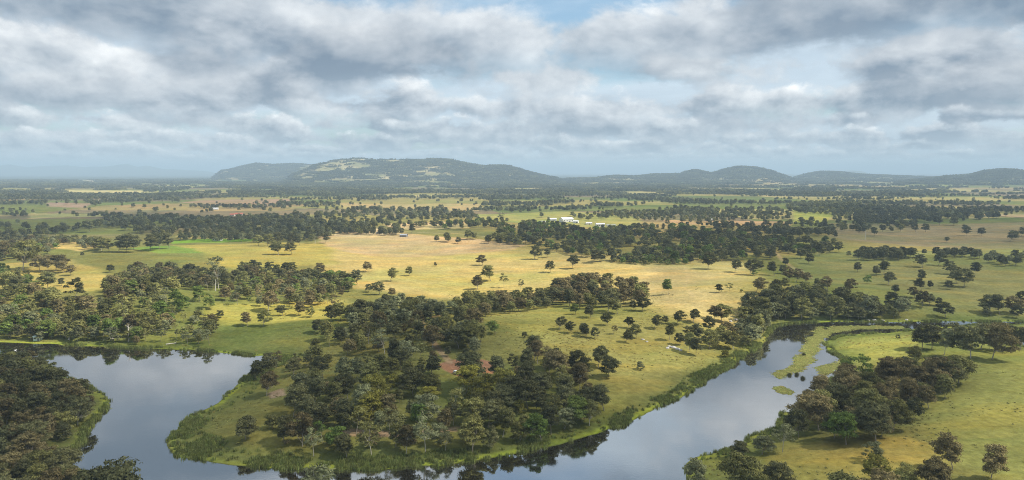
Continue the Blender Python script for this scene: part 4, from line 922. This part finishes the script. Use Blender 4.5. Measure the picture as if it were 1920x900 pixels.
def rocks():
    r = np.random.default_rng(31); base = []
    for k in range(4):
        import bmesh
        bm = bmesh.new(); bmesh.ops.create_icosphere(bm, subdivisions=2, radius=1.0)
        for v in bm.verts: v.co *= 0.75 + 0.5*float(vnoise(np.array([v.co.x*1.7+k*9+20]), np.array([v.co.y*1.7+v.co.z*2.1+40]))[0]); v.co.z *= 0.62
        me = bpy.data.meshes.new('boulder'); bm.to_mesh(me); bm.free(); me.materials.append(ROCKM); base.append(me)
    spots = [(1262,652,1.6),(1270,655,1.2),(1276,657,1.0),(1255,650,0.9),(1252,653,1.1),(1283,632,1.0),(1281,638,1.2),(1286,644,0.8),(1205,637,1.0),(1213,641,0.8),(1388,612,1.6),(1395,608,1.3),(1402,613,1.5),(1410,617,1.8),(1416,622,1.3),(1380,600,1.4),
             (1370,603,1.2),(1394,636,1.1),(1404,641,0.9),(1640,601,1.3),(1655,601,1.0),(1628,601,1.1),(1700,600,1.0)]
    for i, (px, py, sc) in enumerate(spots):
        x, y, z = at_px(px, py); o = link('boulder', base[i % 4]); o.location = (x, y, z+0.15*sc); o.scale = (sc*1.2, sc, sc*0.9); o.rotation_euler = (0, 0, r.uniform(0, 6.28))
        zone = 'on the open slope above the river' if px < 1300 else ('on the bank at the bend' if px < 1450 else 'below the wooded north bank')
        L = sorted(s_[0] for s_ in spots if (s_[0] < 1300) == (px < 1300) and (s_[0] < 1450) == (px < 1450)); k = L.index(px)
        tag(o, ('leftmost ' if k == 0 else ORD[k]) + 'pale granite boulder ' + zone + ('' if k == 0 else ', from left'), 'rock', 'pale boulders along the river bank')
rocks()
def river_tufts():
    r = np.random.default_rng(44)
    for (px, py, lab) in ((1480, 704, 'left of the three dark rush tufts standing in the river'), (1494, 703, 'middle of the three dark rush tufts standing in the river'), (1505, 710, 'right of the three dark rush tufts standing in the river'), (1507, 666, 'dark rush tuft alone on the yellow weed mat')):
        x, y = flat(px, py); V = []; L = []
        for j in range(260):
            b = np.array([*(r.normal(0, 0.45, 2)), 0.0]); h = r.uniform(0.5, 1.5); an = r.uniform(0, 6.28); dv = np.array([math.cos(an), math.sin(an), 0]); w = np.array([-dv[1], dv[0], 0])*0.06
            tip = b + dv*r.uniform(0.1, 0.6) + np.array([0, 0, h]); V += [b-w, b+w, tip+w*0.3, tip-w*0.3]; L.append(r.random())
        o = link('rush_tuft', mesh_np('rush_tuft', np.array(V), np.arange(len(V)).reshape(-1, 4), [TONES['dark'][1]], fattr={'leaf': L})); o.location = (float(x), float(y), -0.05)
        tag(o, lab, 'rushes', 'rush tufts standing in the river')
river_tufts()
def waterbird():
    x, y = flat(29, 657); e = bpy.data.objects.new('water_bird', None); COL.objects.link(e); e.location = (float(x), float(y), 0.0); e.rotation_euler = (0, 0, 0.5)
    tag(e, 'white water bird floating near the left edge of the pond', 'bird')
    MB().tube([(-0.6, 0, 0.22), (-0.45, 0, 0.16), (-0.1, 0, 0.14), (0.25, 0, 0.16), (0.38, 0, 0.3), (0.40, 0, 0.55), (0.44, 0, 0.68), (0.55, 0, 0.70), (0.72, 0, 0.64)], [0.03, 0.16, 0.25, 0.17, 0.07, 0.05, 0.07, 0.05, 0.015], 10).build('body', WHITE, e)
waterbird()

# ------------------------------------------------------------------ unseen clouds overhead, added and shaped to shade the land, and the haze
def make_cloud_mat():
    m, q, out = mat('cloud'); at = q.new('ShaderNodeAttribute', attribute_name='dense'); geo = q.new('ShaderNodeNewGeometry')
    n = q.noise(geo.outputs['Position'], 0.012, 6, 0.62)
    a = q.math('MULTIPLY', at.outputs['Fac'], q.ramp(n, 0.34, 0.62, 0.45, 1.15, False), clamp=True)
    d = q.new('ShaderNodeBsdfDiffuse'); d.inputs[0].default_value = (0.9, 0.9, 0.9, 1)
    t = q.new('ShaderNodeBsdfTranslucent'); t.inputs[0].default_value = (0.9, 0.9, 0.9, 1)
    mx = q.new('ShaderNodeMixShader'); mx.inputs[0].default_value = 0.5; q.l.new(d.outputs[0], mx.inputs[1]); q.l.new(t.outputs[0], mx.inputs[2])
    tr = q.new('ShaderNodeBsdfTransparent'); m2 = q.new('ShaderNodeMixShader'); q.put(m2.inputs[0], a)
    q.l.new(tr.outputs[0], m2.inputs[1]); q.l.new(mx.outputs[0], m2.inputs[2]); q.l.new(m2.outputs[0], out.inputs[0]); return m
CLOUDM = make_cloud_mat()
SHADE_CLOUDS = [  # photo polygon of the shade on the ground, opacity, softness in metres
 ([(-700,664),(150,664),(380,642),(560,626),(640,606),(820,596),(900,600),(960,650),(1080,690),(1180,740),(1250,775),(1380,810),(1480,770),(1540,715),(1600,690),(1780,690),(1800,730),(1720,830),(1520,870),(1420,1000),(800,1200),(-500,1100)], 0.70, 26),
 ([(900,588),(1060,580),(1200,596),(1330,620),(1400,660),(1300,760),(1180,790),(1000,740),(880,640)], 0.42, 26),
 ([(1400,575),(1350,520),(1400,490),(1560,475),(1750,480),(2200,475),(2200,610),(1800,602),(1640,605),(1480,590)], 0.50, 40),
 ([(870,432),(1000,460),(1150,488),(1300,492),(1400,480),(1600,458),(2300,462),(2300,392),(1560,392),(1480,425),(1300,428),(1100,436),(930,424)], 0.62, 60),
 ([(-400,452),(0,452),(200,432),(330,449),(600,449),(640,425),(560,412),(300,398),(-400,400)], 0.62, 60),
 ([(110,502),(220,486),(270,500),(250,512),(140,516)], 0.40, 22),
 ([(1740,690),(2100,650),(2100,1000),(1800,900),(1700,840)], 0.42, 30),
]
def make_shade_clouds():
    for i, (pts, op, soft) in enumerate(SHADE_CLOUDS):
        P = wpoly(pts, 4.0); alt = 1080.0 + 25*i
        lo, hi = P.min(0)-soft*1.5, P.max(0)+soft*1.5; st = max(9.0, soft*0.35, math.sqrt((hi-lo).prod()/14000.0))
        X, Yv = np.meshgrid(np.arange(lo[0], hi[0], st), np.arange(lo[1], hi[1], st)); sh = X.shape
        s = sdist(P, X, Yv).reshape(sh) + (fbm(X, Yv, 90, 4, 70+i)-0.5)*soft*1.8
        k = 1-sstep(-soft, soft, s); a = 1-np.sqrt(np.clip(1-op*k, 0, 1))          # two surfaces, so the root
        th = 130*k*(0.4+fbm(X, Yv, 160, 4, 80+i))
        off = SUN[:2]/SUN[2]*alt
        top = np.stack([X+off[0], Yv+off[1], alt+th], -1).reshape(-1, 3); bot = np.stack([X+off[0], Yv+off[1], alt-th*0.12-0.5], -1).reshape(-1, 3)
        idx = np.arange(X.size).reshape(sh); q = np.stack([idx[:-1, :-1], idx[:-1, 1:], idx[1:, 1:], idx[1:, :-1]], -1).reshape(-1, 4)
        keep = (k.ravel()[q] > 0.001).any(1); q = q[keep]; n = X.size
        F = np.concatenate([q, q[:, ::-1]+n]); V = np.concatenate([top, bot]); u, inv = np.unique(F, return_inverse=True)
        o = link('cloud', mesh_np('cloud', V[u], inv.reshape(-1, 4), [CLOUDM], pattr={'dense': np.tile(a.ravel(), 2)[u]}, smooth=True))
        tag(o, 'unseen grey-white cloud overhead, shaped to lay shade on the land', kind='stuff')
make_shade_clouds()
def make_haze():
    m = bpy.data.materials.new('haze'); m.use_nodes = True; m.node_tree.nodes.clear(); q = NT(m.node_tree)
    out = q.new('ShaderNodeOutputMaterial'); v = q.new('ShaderNodeVolumePrincipled')
    v.inputs['Color'].default_value = (0.62, 0.83, 1.0, 1); v.inputs['Density'].default_value = 0.000115; v.inputs['Anisotropy'].default_value = 0.0
    q.l.new(v.outputs[0], out.inputs['Volume']); m.cycles.volume_sampling = 'DISTANCE'
    S = 61500
    o = MB().box(-S, S, -S, S, -6, 372).build('haze', m); tag(o, 'thin blue summer haze in the air over the plain', kind='stuff')
make_haze()
